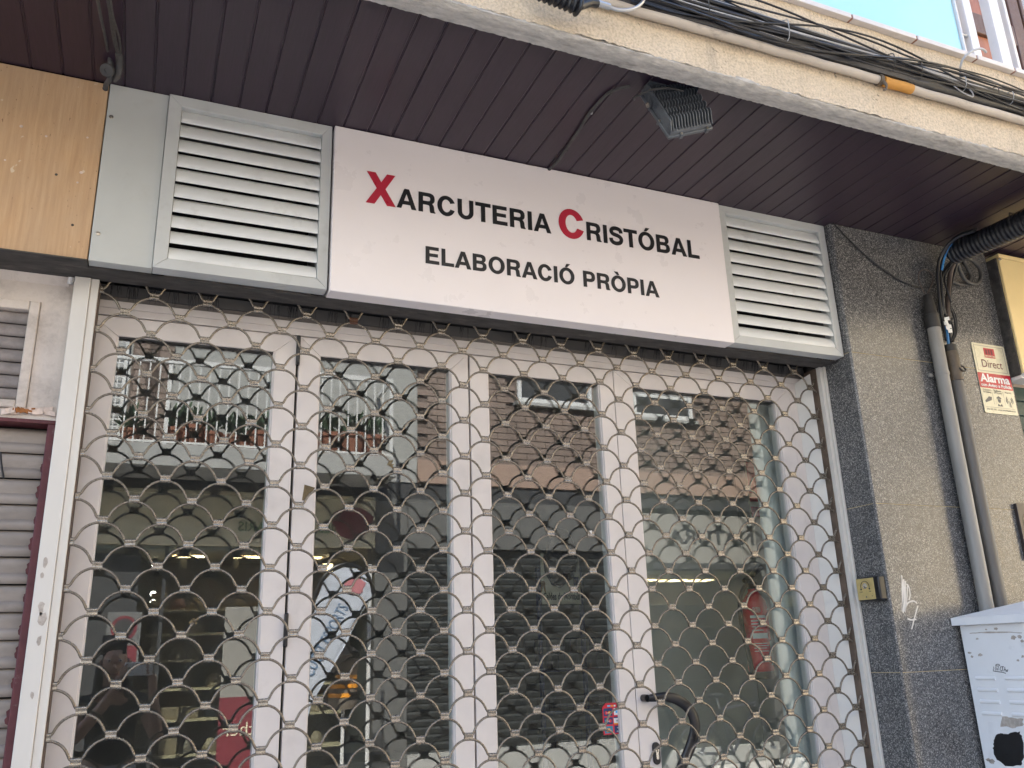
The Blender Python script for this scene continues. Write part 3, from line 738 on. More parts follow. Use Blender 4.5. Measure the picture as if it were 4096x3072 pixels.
# brush strip behind the lintel
br = MB()
for i in range(44):
    xx = -.15 + i * .0605 + rnd.uniform(-.012, .012)
    if rnd.random() < .25: continue
    for h in range(rnd.randint(8, 22)):
        a = xx + rnd.uniform(-.016, .016); L = rnd.uniform(.016, .05); dx = rnd.uniform(-.006, .006)
        y = .182 + rnd.uniform(-.008, .01)
        br.add([(a - .0008, y, Z + 1.118), (a + .0008, y, Z + 1.118), (a + .0005 + dx, y + .01, Z + 1.118 - L), (a - .0002 + dx, y + .01, Z + 1.118 - L)], [(0, 1, 2, 3)])
br.build('brush_strip', 'brush_black', gr, smooth=0)['kind'] = 'stuff'

# ------------------------------------------------------------------ aluminium shopfront
DY = .23
sf = thing('shopfront_frame', (1.15, DY, 0), 'grey aluminium frame round the folding shop doors behind the grille', 'door frame')
for nm, y, z0, z1, m_ in (('head_bar', .231, 1.0345, 1.0578, 'alu'), ('head_bar', .229, 1.0582, 1.082, 'alu'), ('seal', .236, 1.0825, 1.098, 'header_dark'), ('head_cover', .233, 1.0985, 1.135, 'header_shaded'), ('dark_box', .24, 1.1355, 1.4, 'black_gap')):
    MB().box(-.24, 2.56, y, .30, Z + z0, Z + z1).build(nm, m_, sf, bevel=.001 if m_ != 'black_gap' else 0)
MB().box(-.24, -.2035, .231, .30, .01, Z + 1.034).build('jamb', 'alu', sf, bevel=.0015)
MB().box(2.4595, 2.497, .231, .30, .01, Z + 1.034).build('jamb', 'alu', sf, bevel=.0015)
MB().hexa([(2.4975, .233, .01), (2.5355, .172, .01), (2.545, .172, .01), (2.51, .28, .01)], [(2.4975, .233, Z + 1.0575), (2.5355, .172, Z + 1.088), (2.545, .172, Z + 1.088), (2.51, .28, Z + 1.0575)]).build('reveal', 'white_plastic', sf, smooth=0)
def leaf(x0, x1, g0, g1, label, ztop_=1.0305, gt=.969):
    t = thing('door_leaf', ((x0 + x1) / 2, DY, .02), label, 'door', 'aluminium glazed door leaves of the shop')
    a, b, c, d = .02, Z + ztop_, .32, Z + gt
    def bar(o, i, nm):
        fr = [(o[0][0], DY, o[0][1]), (o[1][0], DY, o[1][1]), (i[1][0], DY + .0, i[1][1]), (i[0][0], DY + .0, i[0][1])]
        return MB().hexa(fr, [(p[0], DY + .052, p[2]) for p in fr]).build(nm, 'alu', t, bevel=.0018)
    e = .0003
    bar(((x0, b), (x0, a)), ((g0, d - e), (g0, c + e)), 'stile'); bar(((x1, a), (x1, b)), ((g1, c + e), (g1, d - e)), 'stile')
    bar(((x1 - e, b), (x0 + e, b)), ((g1 - e, d), (g0 + e, d)), 'top_rail'); bar(((x0 + e, a), (x1 - e, a)), ((g0 + e, c), (g1 - e, c)), 'bottom_rail')
    # glazing bead
    w = .004
    for q in ((g0 - .0002, g0 + w, c, d), (g1 - w, g1 + .0002, c, d)): MB().box(q[0], q[1], DY + .006, DY + .05, q[2], q[3]).build('glazing_bead', 'alu', t, smooth=0)
    for q in ((g0 + w + .0002, g1 - w - .0002, d - w, d), (g0 + w + .0002, g1 - w - .0002, c, c + w)): MB().box(q[0], q[1], DY + .006, DY + .05, q[2], q[3]).build('glazing_bead', 'hinge_black', t, smooth=0)
    MB().box(g0 + .001, g1 - .001, GLASS_Y - .003, GLASS_Y + .003, c + .001, d - .001).build('pane', 'shop_glass', t, smooth=0)
    return t
L1 = leaf(-.2030, .4180, -.121, .3485, 'glazed aluminium door leaf next to the white rendered wall with slatted vent')
L2 = leaf(.4265, 1.0205, .4950, .9560, 'glazed aluminium door leaf with the brown dry leaf caught on its stile')
L3 = leaf(1.0270, 1.6120, 1.0960, 1.5510, 'glazed aluminium door leaf with red card sticker in its pane')
L4 = leaf(1.6150, 2.4590, 1.6950, 2.3870, 'wide glazed aluminium door leaf with curved black handle and lock')
sc = MB().box(.4182, .4263, .262, .29, .03, Z + 1.03); sc.box(1.0207, 1.0268, .262, .29, .03, Z + 1.03)
sc.build('gap_seal', 'black_gap', sf, smooth=0)
for z0, z1 in ((.927, 1.031), (.043, .141), (-.9, -.8)): MB().box(.4165, .4285, DY - .012, DY + .008, Z + z0, Z + z1).build('hinge', 'hinge_black', L1, bevel=.003)
# handle and lock on the last leaf
hp = [at(2550 + a * .25438, 2650 + b * .25438, .185) for a, b in ((200, 565), (330, 545), (470, 540), (620, 580), (760, 670), (860, 800), (905, 960), (890, 1130), (830, 1330), (740, 1540), (680, 1680))]
hp += [hp[-1] + Vector((-.022, 0, -.05)), hp[-1] + Vector((-.05, 0, -.10)), hp[-1] + Vector((-.095, 0, -.135))]
hp[0].y = .196; hp[-1].y = .196
pts = catmull(hp, 5); rr = [(.011, .011 + .009 * math.sin(math.pi * i / (len(pts) - 1)) ** .6) for i in range(len(pts))]
H = MB().tube(pts, rr, 14, flat=(0, 1, 0)).build('handle', 'hinge_black', L4, smooth=60)
for q in (hp[0], hp[-1]): MB().tube([Vector((q.x, q.y + .004, q.z)), Vector((q.x, DY + .001, q.z))], .0125, 14).build('handle_mount', 'hinge_black', H)
lk = at(2550 + 285 * .25438, 2650 + 1425 * .25438, DY)
es = [(.0135 * math.cos(R(a)), .022 + .0135 * math.sin(R(a))) for a in range(0, 181, 20)] + [(.0135 * math.cos(R(a)), -.022 + .0135 * math.sin(R(a))) for a in range(180, 361, 20)]
es_o = MB().prism(es, lambda a, b, d: (lk.x + a, d, lk.z + b), DY - .0005, DY - .010).build('escutcheon', 'hinge_black', L4, bevel=.002)
cy = [(.0075 * math.cos(R(a)), .008 + .0075 * math.sin(R(a))) for a in range(-40, 221, 26)] + [(-.0048, -.016), (-.003, -.019), (.003, -.019), (.0048, -.016)]
MB().prism(cy, lambda a, b, d: (lk.x + a, d, lk.z + b), DY - .0101, DY - .0135).build('cylinder', 'lock_steel', es_o, smooth=0)
MB().box(lk.x - .0008, lk.x + .0008, DY - .0145, DY - .0136, lk.z + .004, lk.z + .013).build('keyhole', 'hinge_black', es_o, smooth=0)

# sticker of accepted cards inside the third pane
sy = GLASS_Y - .0042
cp = [at(1900 + a * .34483, 2500 + b * .34483, sy) for a, b in ((1475, 960), (1705, 955), (1720, 1270), (1480, 1278))]
sx0, sx1, sz0, sz1 = cp[0].x, cp[1].x + .002, cp[3].z, cp[0].z
stk = thing('card_sticker', ((sx0 + sx1) / 2, sy, sz0), 'red sticker of accepted bank cards stuck inside the door glass', 'sticker')
w_, h_ = sx1 - sx0, sz1 - sz0
MB().prism([(sx0, sz0), (sx1, sz0), (sx1, sz1), (sx1 - .012, sz1 + .014), (sx0 + .014, sz1 + .014), (sx0, sz1)], lambda a, b, d: (a, d, b), sy, sy + .0006).build('backing', 'card_red', stk, smooth=0)
def chip(u0, u1, v0, v1, m_, nm='card_field', k=1): return MB().box(sx0 + u0 * w_, sx0 + u1 * w_, sy - .0003 * k, sy - .0003 * k + .00025, sz0 + v0 * h_, sz0 + v1 * h_).build(nm, m_, stk, smooth=0)
def disc(u, v, r, m_, k=2):
    MB().lathe((sx0 + u * w_, sy - .0003 * k + .0001, sz0 + v * h_), (0, -1, 0), [(r, 0), (r, .0001)], 18).build('roundel', m_, stk, smooth=0)
chip(.05, .48, .68, .97, 'card_blue'); disc(.18, .80, .0058, 'card_red'); disc(.34, .80, .0058, 'card_orange', 3)
chip(.56, .93, .70, .96, 'card_white'); disc(.68, .82, .0045, 'card_ltblue'); disc(.82, .82, .0038, 'ribbon_tan')
chip(.06, .48, .37, .63, 'card_blue'); disc(.18, .5, .0056, 'card_ltblue'); disc(.35, .5, .0056, 'card_red', 3)
chip(.53, .96, .36, .64, 'card_white'); chip(.53, .96, .59, .64, 'card_blue', k=2); chip(.53, .96, .36, .41, 'card_orange', k=2)
chip(.06, .46, .05, .31, 'card_teal'); chip(.15, .37, .10, .17, 'card_orange', k=2); chip(.2, .32, .17, .23, 'card_orange', k=2)
chip(.54, .95, .05, .31, 'card_blue'); chip(.25, .4, 1.02, 1.08, 'card_ltblue'); chip(.42, .55, 1.02, 1.08, 'card_orange'); chip(.57, .66, 1.02, 1.08, 'card_white')
for tx, u, v, s, m_ in (('VISA', .745, .455, .0085, 'card_blue'), ('VISA', .745, .205, .0065, 'card_white'), ('Electron', .745, .085, .005, 'card_white'), ('Maestro', .265, .485, .0035, 'card_white'), ('MasterCard', .265, .79, .003, 'card_white')):
    text(tx, s, m_, stk, (sx0 + u * w_, sy - .0012, sz0 + v * h_), depth=.00005, bold=.02)

# bits caught on the grille
def scrap(name, px, py, s, label, m_, cat, Y=GY - .006):
    c = at(px, py, Y); mb = MB()
    for i in range(5):
        a = rnd.uniform(0, 6.28); d = Vector((math.cos(a), rnd.uniform(-.4, .1), math.sin(a))).normalized(); u = d.cross(Vector((rnd.uniform(-1, 1), 1, rnd.uniform(-1, 1)))).normalized()
        b = c + Vector((rnd.uniform(-.3, .3) * s, 0, rnd.uniform(-.3, .3) * s)); L = s * rnd.uniform(.6, 1.1); w = L * .3
        k = d.cross(u) * L * .12
        mb.hexa([b, b + d * L * .45 + u * w + k, b + d * L, b + d * L * .45 - u * w + k], [q + d.cross(u) * .0006 for q in (b, b + d * L * .45 + u * w + k, b + d * L, b + d * L * .45 - u * w + k)])
    tag(mb.build(name, m_), label, cat)
scrap('dry_leaf', 780, 2490, .018, 'crumpled dry leaf caught on a grille wire low on the glass beside the white rail', 'dry_leaf', 'leaf')
scrap('dry_leaf', 1555, 1860, .022, 'twisted dry leaf caught on the grille beneath the brick reflection', 'dry_leaf', 'leaf')
scrap('feather', 2365, 2128, .012, 'white feather scrap stuck to a grille clip', 'feather', 'feather')
a = [at(*q, GY + .01) for q in ((1218, 1938), (1262, 1950), (1243, 1975), (1222, 2003), (1207, 2002))]
tag(MB().prism([(0, 0), (1, 0), (2, 0), (3, 0), (4, 0)], lambda i, _, d: a[int(i)] + Vector((0, d + .004 * math.sin(i), 0)), 0, .0008).build('dry_leaf', 'dry_leaf', smooth=0), 'flat brown dry leaf hanging between grille and door stile', 'leaf')
# ------------------------------------------------------------------ neighbour on the left: painted wall, vent, roller shutter
WY = .158
nw = thing('rendered_wall', (-1.0, WY, 1.4), 'dirty white rendered wall strip left of the grille, round a slatted vent', 'wall')
mb = MB()
for b in ((-.3275, -.250, .005 + Z + .666, Z + 1.1035), (-1.9, -.3275, Z + 1.022, Z + 1.1035)):
    mb.box(b[0], b[1], WY, .3, b[2], b[3])
mb.box(-1.9, -.3275, WY, .3, Z + .672, Z + .6985)
mb.build('render', 'white_paint_wall', nw, smooth=0)
MB().hexa([(-1.9, .1385, Z + 1.1035), (-.262, .1385, Z + 1.1035), (-.262, WY + .002, Z + 1.078), (-1.9, WY + .002, Z + 1.078)], [(-1.9, .156, Z + 1.1035), (-.262, .156, Z + 1.1035), (-.262, .17, Z + 1.085), (-1.9, .17, Z + 1.085)]).build('cove', 'white_paint_wall', nw, smooth=0)
vt = thing('slatted_vent', (-.7, WY, Z + .70), 'painted slatted vent grille in the dirty white rendered wall', 'vent grille')
for b in ((-.356, -.329, Z + .70, Z + 1.0205), (-1.2, -.3562, Z + .993, Z + 1.0205), (-1.2, -.3562, Z + .70, Z + .723)):
    MB().box(b[0], b[1], WY - .008, WY + .05, b[2], b[3]).build('frame', 'white_paint_wall', vt, bevel=.004)
MB().box(-1.2, -.357, .24, .25, Z + .70, Z + 1.02).build('back', 'black_gap', vt, smooth=0)
for k in range(7):
    z = Z + .7245 + k * .0384
    prof = [(.012, 0), (.004, .004), (.001, .014), (.006, .026), (.02, .036), (.03, .040), (.03, .043), (.018, .0385), (.008, .03), (.003, .016), (.006, .006)]
    MB().prism(prof, lambda a, b, d: (d, WY + .004 + a, z + b), -1.19, -.3565).build('slat', 'vent_slat', vt, smooth=50)
rs = thing('roller_shutter', (-1.0, .19, 0), 'grey ribbed roller shutter in a maroon painted channel beside the white wall', 'roller shutter')
MB().box(-1.9, -.250, WY - .002, .3, Z + .6605, Z + .6715).build('head_strip', 'maroon', rs, bevel=.002)
MB().box(-.2695, -.2485, WY - .004, .3, .005, Z + .660).build('channel', 'maroon', rs, bevel=.003)
zz = Z + .6543; first_s = None
while zz > .1:
    zz -= .0718
    prof = [(.0, 0), (-.004, .004), (-.006, .014), (-.003, .024), (.004, .03), (.002, .045), (.0, .058), (.006, .068), (.012, .0712), (.016, .0712), (.012, .06), (.012, .002)]
    if first_s is None:
        first_s = MB().prism(prof, lambda a, b, d: (d, .196 + a, zz + b), -1.9, -.2705).build('slat', 'roll_slat', rs, smooth=50, base=(-1.0, .196, zz))
    else:
        c = copy_at(first_s, (-1.0, .196, zz), rs); c.rotation_euler.y = R(rnd.uniform(-.15, .15))
    # torn paint teeth at the channel
    if rnd.random() < .35: continue
    zt = zz + rnd.uniform(.0, .03); sc = rnd.uniform(.4, 1.0)
    MB().prism([(0, 0), (-.009 * sc, .004), (-.012 * sc, .014), (-.007 * sc, .02), (-.010 * sc, .03 * sc + .008), (0, .036 * sc + .01)], lambda a, b, d: (-.2697 + a, d, zt + b), .168, .19).build('paint_flake', 'maroon', rs, smooth=0)
pts = [at(*q, .185) for q in ((2, 1810), (6, 1860), (14, 1912))]
tag(MB().tube(catmull(pts), .0028, 6).build('cable', 'cable_black'), 'short black cable end hanging in front of the grey ribbed roller shutter', 'cable')
q = at(95, 1640, WY)
mb = MB()
for i in range(14):
    c = q + Vector((rnd.uniform(-.05, .07), 0, rnd.uniform(-.012, .006))); s = rnd.uniform(.006, .018)
    mb.obox((c.x, WY - .004, c.z), [(1, rnd.uniform(-.3, .3), rnd.uniform(-.4, .4)), (0, 1, rnd.uniform(-.3, .3)), (0, 0, 1)], (s, .004, s * .45))
mb.build('crumbled_plaster', 'plaster_scrap', nw, smooth=0)
mb = MB()
for i in range(9):
    c = q + Vector((rnd.uniform(-.02, .03), 0, rnd.uniform(-.014, .008))); s = rnd.uniform(.003, .010)
    mb.obox((c.x, WY - .008, c.z), [(1, .2, rnd.uniform(-.6, .6)), (0, 1, 0), (0, 0, 1)], (s, .003, s * .5))
mb.build('rust_scab', 'rust_scrap', nw, smooth=0)
# small white peg at the top corner beside the rail
c = at(285, 1110, .15)
tag(MB().lathe(c + Vector((0, -.004, -.006)), (.1, -.3, 1), [(.007, -.016), (.009, -.004), (.0085, .012)], 10).build('plastic_plug', 'white_plastic'), 'small white plug under the lintel at the top of the left rail', 'plug')
MB().box(-2.2, -.2715, .22, .3, .0, Z + .7).build('backing_wall', 'black_gap', nw, smooth=0)

# ------------------------------------------------------------------ granite pilaster on the right
GRY = -.03
gp2 = thing('granite_pilaster', (3.0, GRY, 0), 'speckled grey granite pilaster between the shop grille and the cream sign box', 'pilaster')
zs = [.004, .62, Z - .1085, Z + .507, Z + 1.1225, SOF - .0005]
for a, b in zip(zs[:-1], zs[1:]):
    for x0, x1 in ((2.5705, 3.494),):
        s_ = MB().box(x0 + .006, x1, GRY, .0, a + .0008, b - .0008)
        s_.build('granite_slab', 'granite', gp2, bevel=.0012)
        MB().box(x0, x0 + .012, GRY + .0062, .13, a + .0008, b - .0008).build('return_slab', 'granite', gp2, bevel=.0012)
MB().prism([(2.5705, GRY + .0062), (2.5765, GRY), (2.58, GRY + .01)], lambda a, b, d: (a, b, d), .004, SOF - .001).build('arris', 'granite', gp2, smooth=0)
MB().box(2.583, 3.49, .0005, .3, .004, SOF - .001).build('core', 'dark_ledge', gp2, smooth=0)
for z in zs[1:-1]: MB().prism([(2.5715, .128), (2.5715, GRY + .007), (2.577, GRY + .0009), (3.49, GRY + .0009), (3.49, GRY + .01), (2.581, GRY + .01), (2.581, .128)][::-1], lambda a, b, d: (a, b, d), z - .0007, z + .0007).build('mortar_joint', 'gold_ink', gp2, smooth=0)
# scratched scrawl
c9 = lambda x, y: (2700 + x * .6463, 2000 + y * .6463)
sc_ = []
for st in ([(1402, 465), (1412, 560), (1405, 690)], [(1415, 490), (1420, 600), (1412, 700)], [(1425, 500), (1425, 620), (1422, 690)], [(1440, 520), (1432, 650), (1425, 695)], [(1432, 520), (1448, 540), (1455, 590), (1448, 620)], [(1425, 690), (1440, 640), (1475, 625), (1498, 640)], [(1503, 655), (1485, 720), (1465, 800)], [(1440, 735), (1465, 742), (1492, 738)], [(1405, 470), (1408, 690)]):
    sc_.append(MB().tube(catmull([at(*c9(*q), GRY - .0002) for q in st], 4), [(.0028, .0004)] * (4 * (len(st) - 1) + 1), 6, flat=(1, 0, 0)))
m0 = MB()
for s_ in sc_: m0.add(s_.v, s_.f)
m0.build('scratched_mark', 'scratch_white', gp2)
# what is right of it: cream sign box, dark shop window below, end of the building
cb = thing('sign_box', (4.1, -.08, Z + 1.09), 'blank cream light box above the neighbouring shop, beside the granite', 'sign')
MB().box(3.506, 5.2, -.085, .02, Z + 1.108, Z + 1.664).build('face', 'awning_cream', cb, bevel=.004)
MB().box(3.4955, 3.5055, -.075, .02, Z + 1.10, Z + 1.664).build('edge_strip', 'dark_ledge', cb, bevel=.001)
MB().box(3.503, 5.2, -.09, .02, Z + 1.092, Z + 1.1075).build('base_rail', 'white_plastic', cb, bevel=.004)
MB().tube([(3.506, -.075, Z + 1.094), (3.506, .0, Z + 1.094)], .010, 12).build('rail_end', 'white_plastic', cb)
MB().box(3.507, 5.2, -.087, .02, Z + 1.6645, Z + 1.685).build('top_rail', 'awning_cream', cb, bevel=.003)
MB().lathe((3.508, -.087, Z + 1.655), (0, -1, 0), [(.008, 0), (.006, .006)], 10).build('stud', 'steel_bolt', cb)
nb = thing('neighbour_shopfront', (4.5, .05, 0), 'dark green shutter of the shop under the cream light box', 'shopfront')
zz = .01
k = 0
while zz < Z + 1.08:
    MB().box(3.51, 5.2, .06 + .0, .075, zz, zz + .068).build('slat', 'green_shutter', nb, bevel=.004); zz += .07
MB().box(3.4945, 3.51, -.02, .14, .004, Z + 1.0915).build('jamb', 'dark_ledge', nb, smooth=0)
rw = thing('neighbour_wall', (9.6, 0, 0), 'plain plaster wall of the buildings beyond the cream light box', 'building')
MB().box(5.2, 14, .0, 2, .004, SOF + .041).build('wall', 'upper_plaster', rw, smooth=0)
rw = thing('neighbour_wall', (-5, 0, 0), 'plain plaster wall of the building beyond the ribbed roller shutter', 'building')
MB().box(-8, -1.925, .0, 2, .004, SOF + .041).build('wall', 'upper_plaster', rw, smooth=0)
# dark plaque
pq0, pq1 = at(4057, 2018, GRY - .006), at(4088, 2240, GRY - .006)
plq = thing('wall_plaque', (pq0.x + .1, GRY - .003, pq1.z), 'dark brown wall plaque with pale gold lettering beyond the grey pipes', 'plaque')
px0 = pq0.x
MB().box(px0, px0 + .24, GRY - .015, GRY - .0005, pq1.z, pq0.z + .004).build('board', 'plaque_brown', plq, bevel=.002)
MB().box(px0 + .012, px0 + .23, GRY - .0157, GRY - .0151, pq1.z + .004, pq1.z + .03).build('red_band', 'plate_red', plq, smooth=0)
pts = [Vector((px0 + .055 + .03 * math.cos(a), GRY - .0157, pq0.z - .075 + .042 * math.sin(a))) for a in [R(20 * i) for i in range(16)]]
MB().tube(pts, .0022, 6).build('emblem', 'gold_ink', plq)

# ------------------------------------------------------------------ two pipes up the granite with their cables
c6b = lambda x, y: (2700 + x * .6632, 1000 + y * .6632)
p1 = thing('service_pipe', (3.03, GRY - .035, 1.4), 'pale grey service pipe with tapered black cap on the granite', 'pipe', 'service pipes on the granite')
PY = GRY - .036
ax_ = at(*c6b(1560, 470), PY).x; ax2 = at(*c6b(1775, 1659), PY).x
zt1 = at(*c6b(1560, 468), PY).z
def vpipe(x0, z0, x1, z1, n=10): return [Vector((x0 + (x1 - x0) * i / n, PY + .0012 * math.sin(i), z0 + (z1 - z0) * i / n)) for i in range(n + 1)]
MB().tube(vpipe(ax_, zt1, ax2, .06), .027, 20).build('tube', 'pvc_grey', p1, smooth=50)
zc = at(*c6b(1545, 395), PY).z; ztip = at(*c6b(1528, 270), PY).z
MB().lathe((ax_, PY, zt1 - .004), (0, 0, 1), [(.0295, 0), (.0295, zc - zt1 + .004), (.0275, zc - zt1 + .006), (.017, ztip - zt1), (.012, ztip - zt1 + .004)], 20).build('cap', 'black_cap', p1)
lp = [at(3500 + a * .2713, 850 + b * .2713, PY) for a, b in ((735, 1200), (690, 1110), (648, 1000), (640, 910), (680, 855), (740, 840), (800, 865), (850, 930), (855, 990), (830, 1080), (770, 1190))]
MB().tube(catmull(lp), .0024, 6).build('wire_loop', 'cable_brown', p1)
for z in (Z + 1.06, Z - .028):
    MB().lathe((ax_ + (ax2 - ax_) * (zt1 - z) / (zt1 - .06), PY, z), (0, 0, 1), [(.0285, -.007), (.0290, 0), (.0285, .007)], 20).build('clamp', 'pvc_grey', p1)
    MB().box(ax_ - .045, ax_ - .027, GRY - .012, GRY - .0005, z - .008, z + .008).build('clamp_lug', 'pvc_grey', p1, bevel=.002)
p2 = thing('service_pipe', (3.1, GRY - .035, 1.4), 'darker service pipe wrapped in brown tape, beside the pale grey pipe', 'pipe', 'service pipes on the granite')
bx = at(*c6b(1692, 765), PY).x; bx2 = at(*c6b(1868, 1659), PY).x; zb1 = at(*c6b(1692, 765), PY).z
MB().tube(vpipe(bx, zb1, bx2, .06), .0265, 20).build('tube', 'pvc_dark', p2, smooth=50)
z2 = at(*c6b(1660, 600), PY).z
MB().lathe((bx, PY, zb1 - .02), (0, 0, 1), [(.029, 0), (.03, .012), (.029, .028), (.03, .035), (.028, .05), (.029, z2 - zb1 - .01), (.026, z2 - zb1 + .012), (.022, z2 - zb1 + .022)], 18).build('taped_collar', 'tape_brown', p2)
MB().lathe((bx, PY, z2 - .012), (0, 0, 1), [(.0265, 0), (.0265, .03), (.02, .032)], 18).build('cap', 'black_cap', p2)
pts = [Vector((bx + .015 + .016 * math.sin(a), PY - .028 + .006 * math.cos(a), zb1 + .03 + .014 * math.cos(a))) for a in [i * .6 for i in range(9)]]
MB().tube(pts, .004, 6).build('tape_end', 'black_cap', p2)

cd = thing('corrugated_conduit', (3.2, -.3, SOF - .12), 'fat black corrugated conduit slung under the soffit out towards the street', 'conduit')
ca, cbb = Vector((3.188, -.105, Z + 1.625)), Vector((3.262, -.80, Z + 1.640))
pts, rr = [], []
for i in range(151):
    pts.append(ca + (cbb - ca) * i / 150 + Vector((0, 0, -.012 * math.sin(math.pi * i / 150)))); rr.append(.0475 + (.0032 if i % 4 in (0, 1) else 0))
MB().tube(pts, rr, 24).build('sleeve', 'cable_black', cd, smooth=30)
MB().tube([ca + Vector((0, -.004, 0)), ca + Vector((0, .006, 0))], .044, 24).build('mouth', 'black_gap', cd)
for i in (14, 62, 108):
    MB().tube([pts[i] + Vector((-.05, 0, .012)), pts[i] + Vector((-.03, 0, .055)), pts[i] + Vector((.03, 0, .058)), pts[i] + Vector((.05, 0, .02))], .003, 6).build('strap', 'cable_dusty', cd)
def r5p(a, b, y): return at(3500 + a * .2713, 850 + b * .2713, y)
glab = 'black cable dropping from the corrugated conduit into the taped pipe'
paths = [
 ([(1480, 260, -.25), (1250, 340, -.18), (1080, 480, -.13), (985, 640, -.09), (950, 820, -.075), (955, 1000, -.07), (985, 1300, -.07), (1010, 1500, -.066)], .0085, 'cable_black'),
 ([(1500, 240, -.25), (1270, 330, -.185), (1100, 470, -.14), (1010, 640, -.10), (968, 840, -.085), (975, 1020, -.08), (1000, 1320, -.075), (1040, 1520, -.066)], .006, 'cable_black'),
 ([(1190, 700, -.10), (1130, 830, -.085), (1105, 950, -.07), (1090, 1100, -.066), (1070, 1300, -.066), (1075, 1600, -.066)], .010, 'cable_brown'),
 ([(1150, 720, -.10), (1080, 850, -.08), (1030, 950, -.075), (1035, 1060, -.075), (1090, 1220, -.08), (1125, 1330, -.075)], .0038, 'cable_black'),
 ([(1120, 1380, -.07), (1180, 1500, -.06), (1205, 1640, -.055), (1190, 1800, -.058), (1150, 1900, -.066)], .0045, 'cable_black'),
 ([(1110, 1400, -.07), (1160, 1520, -.06), (1185, 1660, -.055), (1170, 1800, -.058), (1140, 1900, -.066)], .0045, 'cable_black'),
 ([(1140, 1560, -.06), (1100, 1700, -.055), (1105, 1850, -.06), (1130, 1960, -.066)], .0042, 'cable_black'),
 ([(955, 1400, -.07), (985, 1560, -.07), (1010, 1700, -.066), (1060, 1900, -.066)], .006, 'cable_black'),
 ([(1460, 280, -.25), (1230, 360, -.19), (1060, 500, -.14), (955, 680, -.10), (925, 860, -.085), (930, 1050, -.08), (960, 1350, -.075), (1000, 1560, -.068)], .007, 'cable_black'),
 ([(1170, 690, -.10), (1060, 800, -.07), (985, 930, -.06), (960, 1100, -.055), (975, 1350, -.055), (1000, 1600, -.06)], .0075, 'cable_black'),
 ([(940, 1320, -.07), (930, 1500, -.065), (960, 1620, -.06), (1000, 1520, -.07), (985, 1400, -.075)], .0038, 'cable_black'),
 ([(1230, 700, -.10), (1180, 860, -.08), (1140, 1010, -.07), (1110, 1200, -.066), (1100, 1450, -.066), (1085, 1700, -.066)], .006, 'cable_black'),
 ([(1060, 1500, -.07), (1140, 1650, -.06), (1160, 1780, -.06), (1120, 1900, -.066)], .0038, 'cable_black'),
]
for pl, r, mm in paths:
    tag(MB().tube(catmull([r5p(*q) for q in pl], 6), r, 8).build('cable', mm, smooth=60), glab if mm == 'cable_black' else 'dull brown cable dropping from the corrugated conduit down the granite', 'cable', 'black cables between conduit and taped pipe' if mm == 'cable_black' else None)
pl = [(1130, 450, -.145), (1060, 560, -.115), (1010, 720, -.098), (985, 850, -.09)]
tag(MB().tube(catmull([r5p(*q) for q in pl], 6), .0052, 8).build('cable', 'cable_blue'), 'shiny blue cable curving out of the corrugated conduit', 'cable')
pl = [(1050, 1680, -.075), (1075, 1850, -.072), (1085, 2000, -.07), (1100, 2150, -.068)]
tag(MB().tube(catmull([r5p(*q) for q in pl], 4), .0058, 8).build('cable', 'cable_blue'), 'blue cable entering the taped pipe below the white label', 'cable')
# crumpled white label on that cable
q = r5p(1070, 1640, -.085); mb = MB()
for i in range(6): mb.obox(q + Vector((rnd.uniform(-.006, .006), rnd.uniform(-.004, .004), (i - 3) * .011)), [(1, rnd.uniform(-.5, .5), rnd.uniform(-.4, .4)), (0, 1, .3), (0, 0, 1)], (.012, .0012, .008))
tag(mb.build('cable_label', 'paper_white', smooth=0), 'crumpled white paper label tied to the cables above the taped pipe', 'label')
# coil of thick cable against the granite
pl = [(1200, 690, -.10), (1230, 780, -.085), (1260, 880, -.075), (1320, 980, -.066), (1400, 1040, -.06), (1480, 1055, -.056), (1540, 1010, -.054), (1560, 920, -.052), (1540, 830, -.052), (1490, 760, -.052), (1420, 700, -.055), (1350, 680, -.06), (1310, 720, -.05), (1350, 800, -.045), (1400, 900, -.042), (1405, 980, -.042), (1360, 1040, -.042), (1280, 1060, -.042), (1200, 1045, -.045), (1130, 1010, -.05)]
tag(MB().tube(catmull([r5p(*q) for q in pl], 6), .0085, 10).build('cable', 'cable_dusty', smooth=60), 'thick dark cable coiled in a loop on the granite under the conduit', 'cable')
pl = [(-620, 150, -.036), (-300, 480, -.036), (0, 740, -.036), (250, 920, -.036), (420, 1020, -.038), (600, 1080, -.04), (780, 1105, -.045), (930, 1040, -.06)]
for i, (dz, r) in enumerate(((0, .0026), (14, .0022))):
    tag(MB().tube(catmull([r5p(q[0], q[1] + dz * (1 - abs(q[0] - 200) / 900), q[2]) for q in pl], 6), r, 6).build('cable', 'cable_black', smooth=60), 'thin black cable sagging across the granite from the louvred vent to the pipes', 'cable', 'thin cables sagging across the granite')

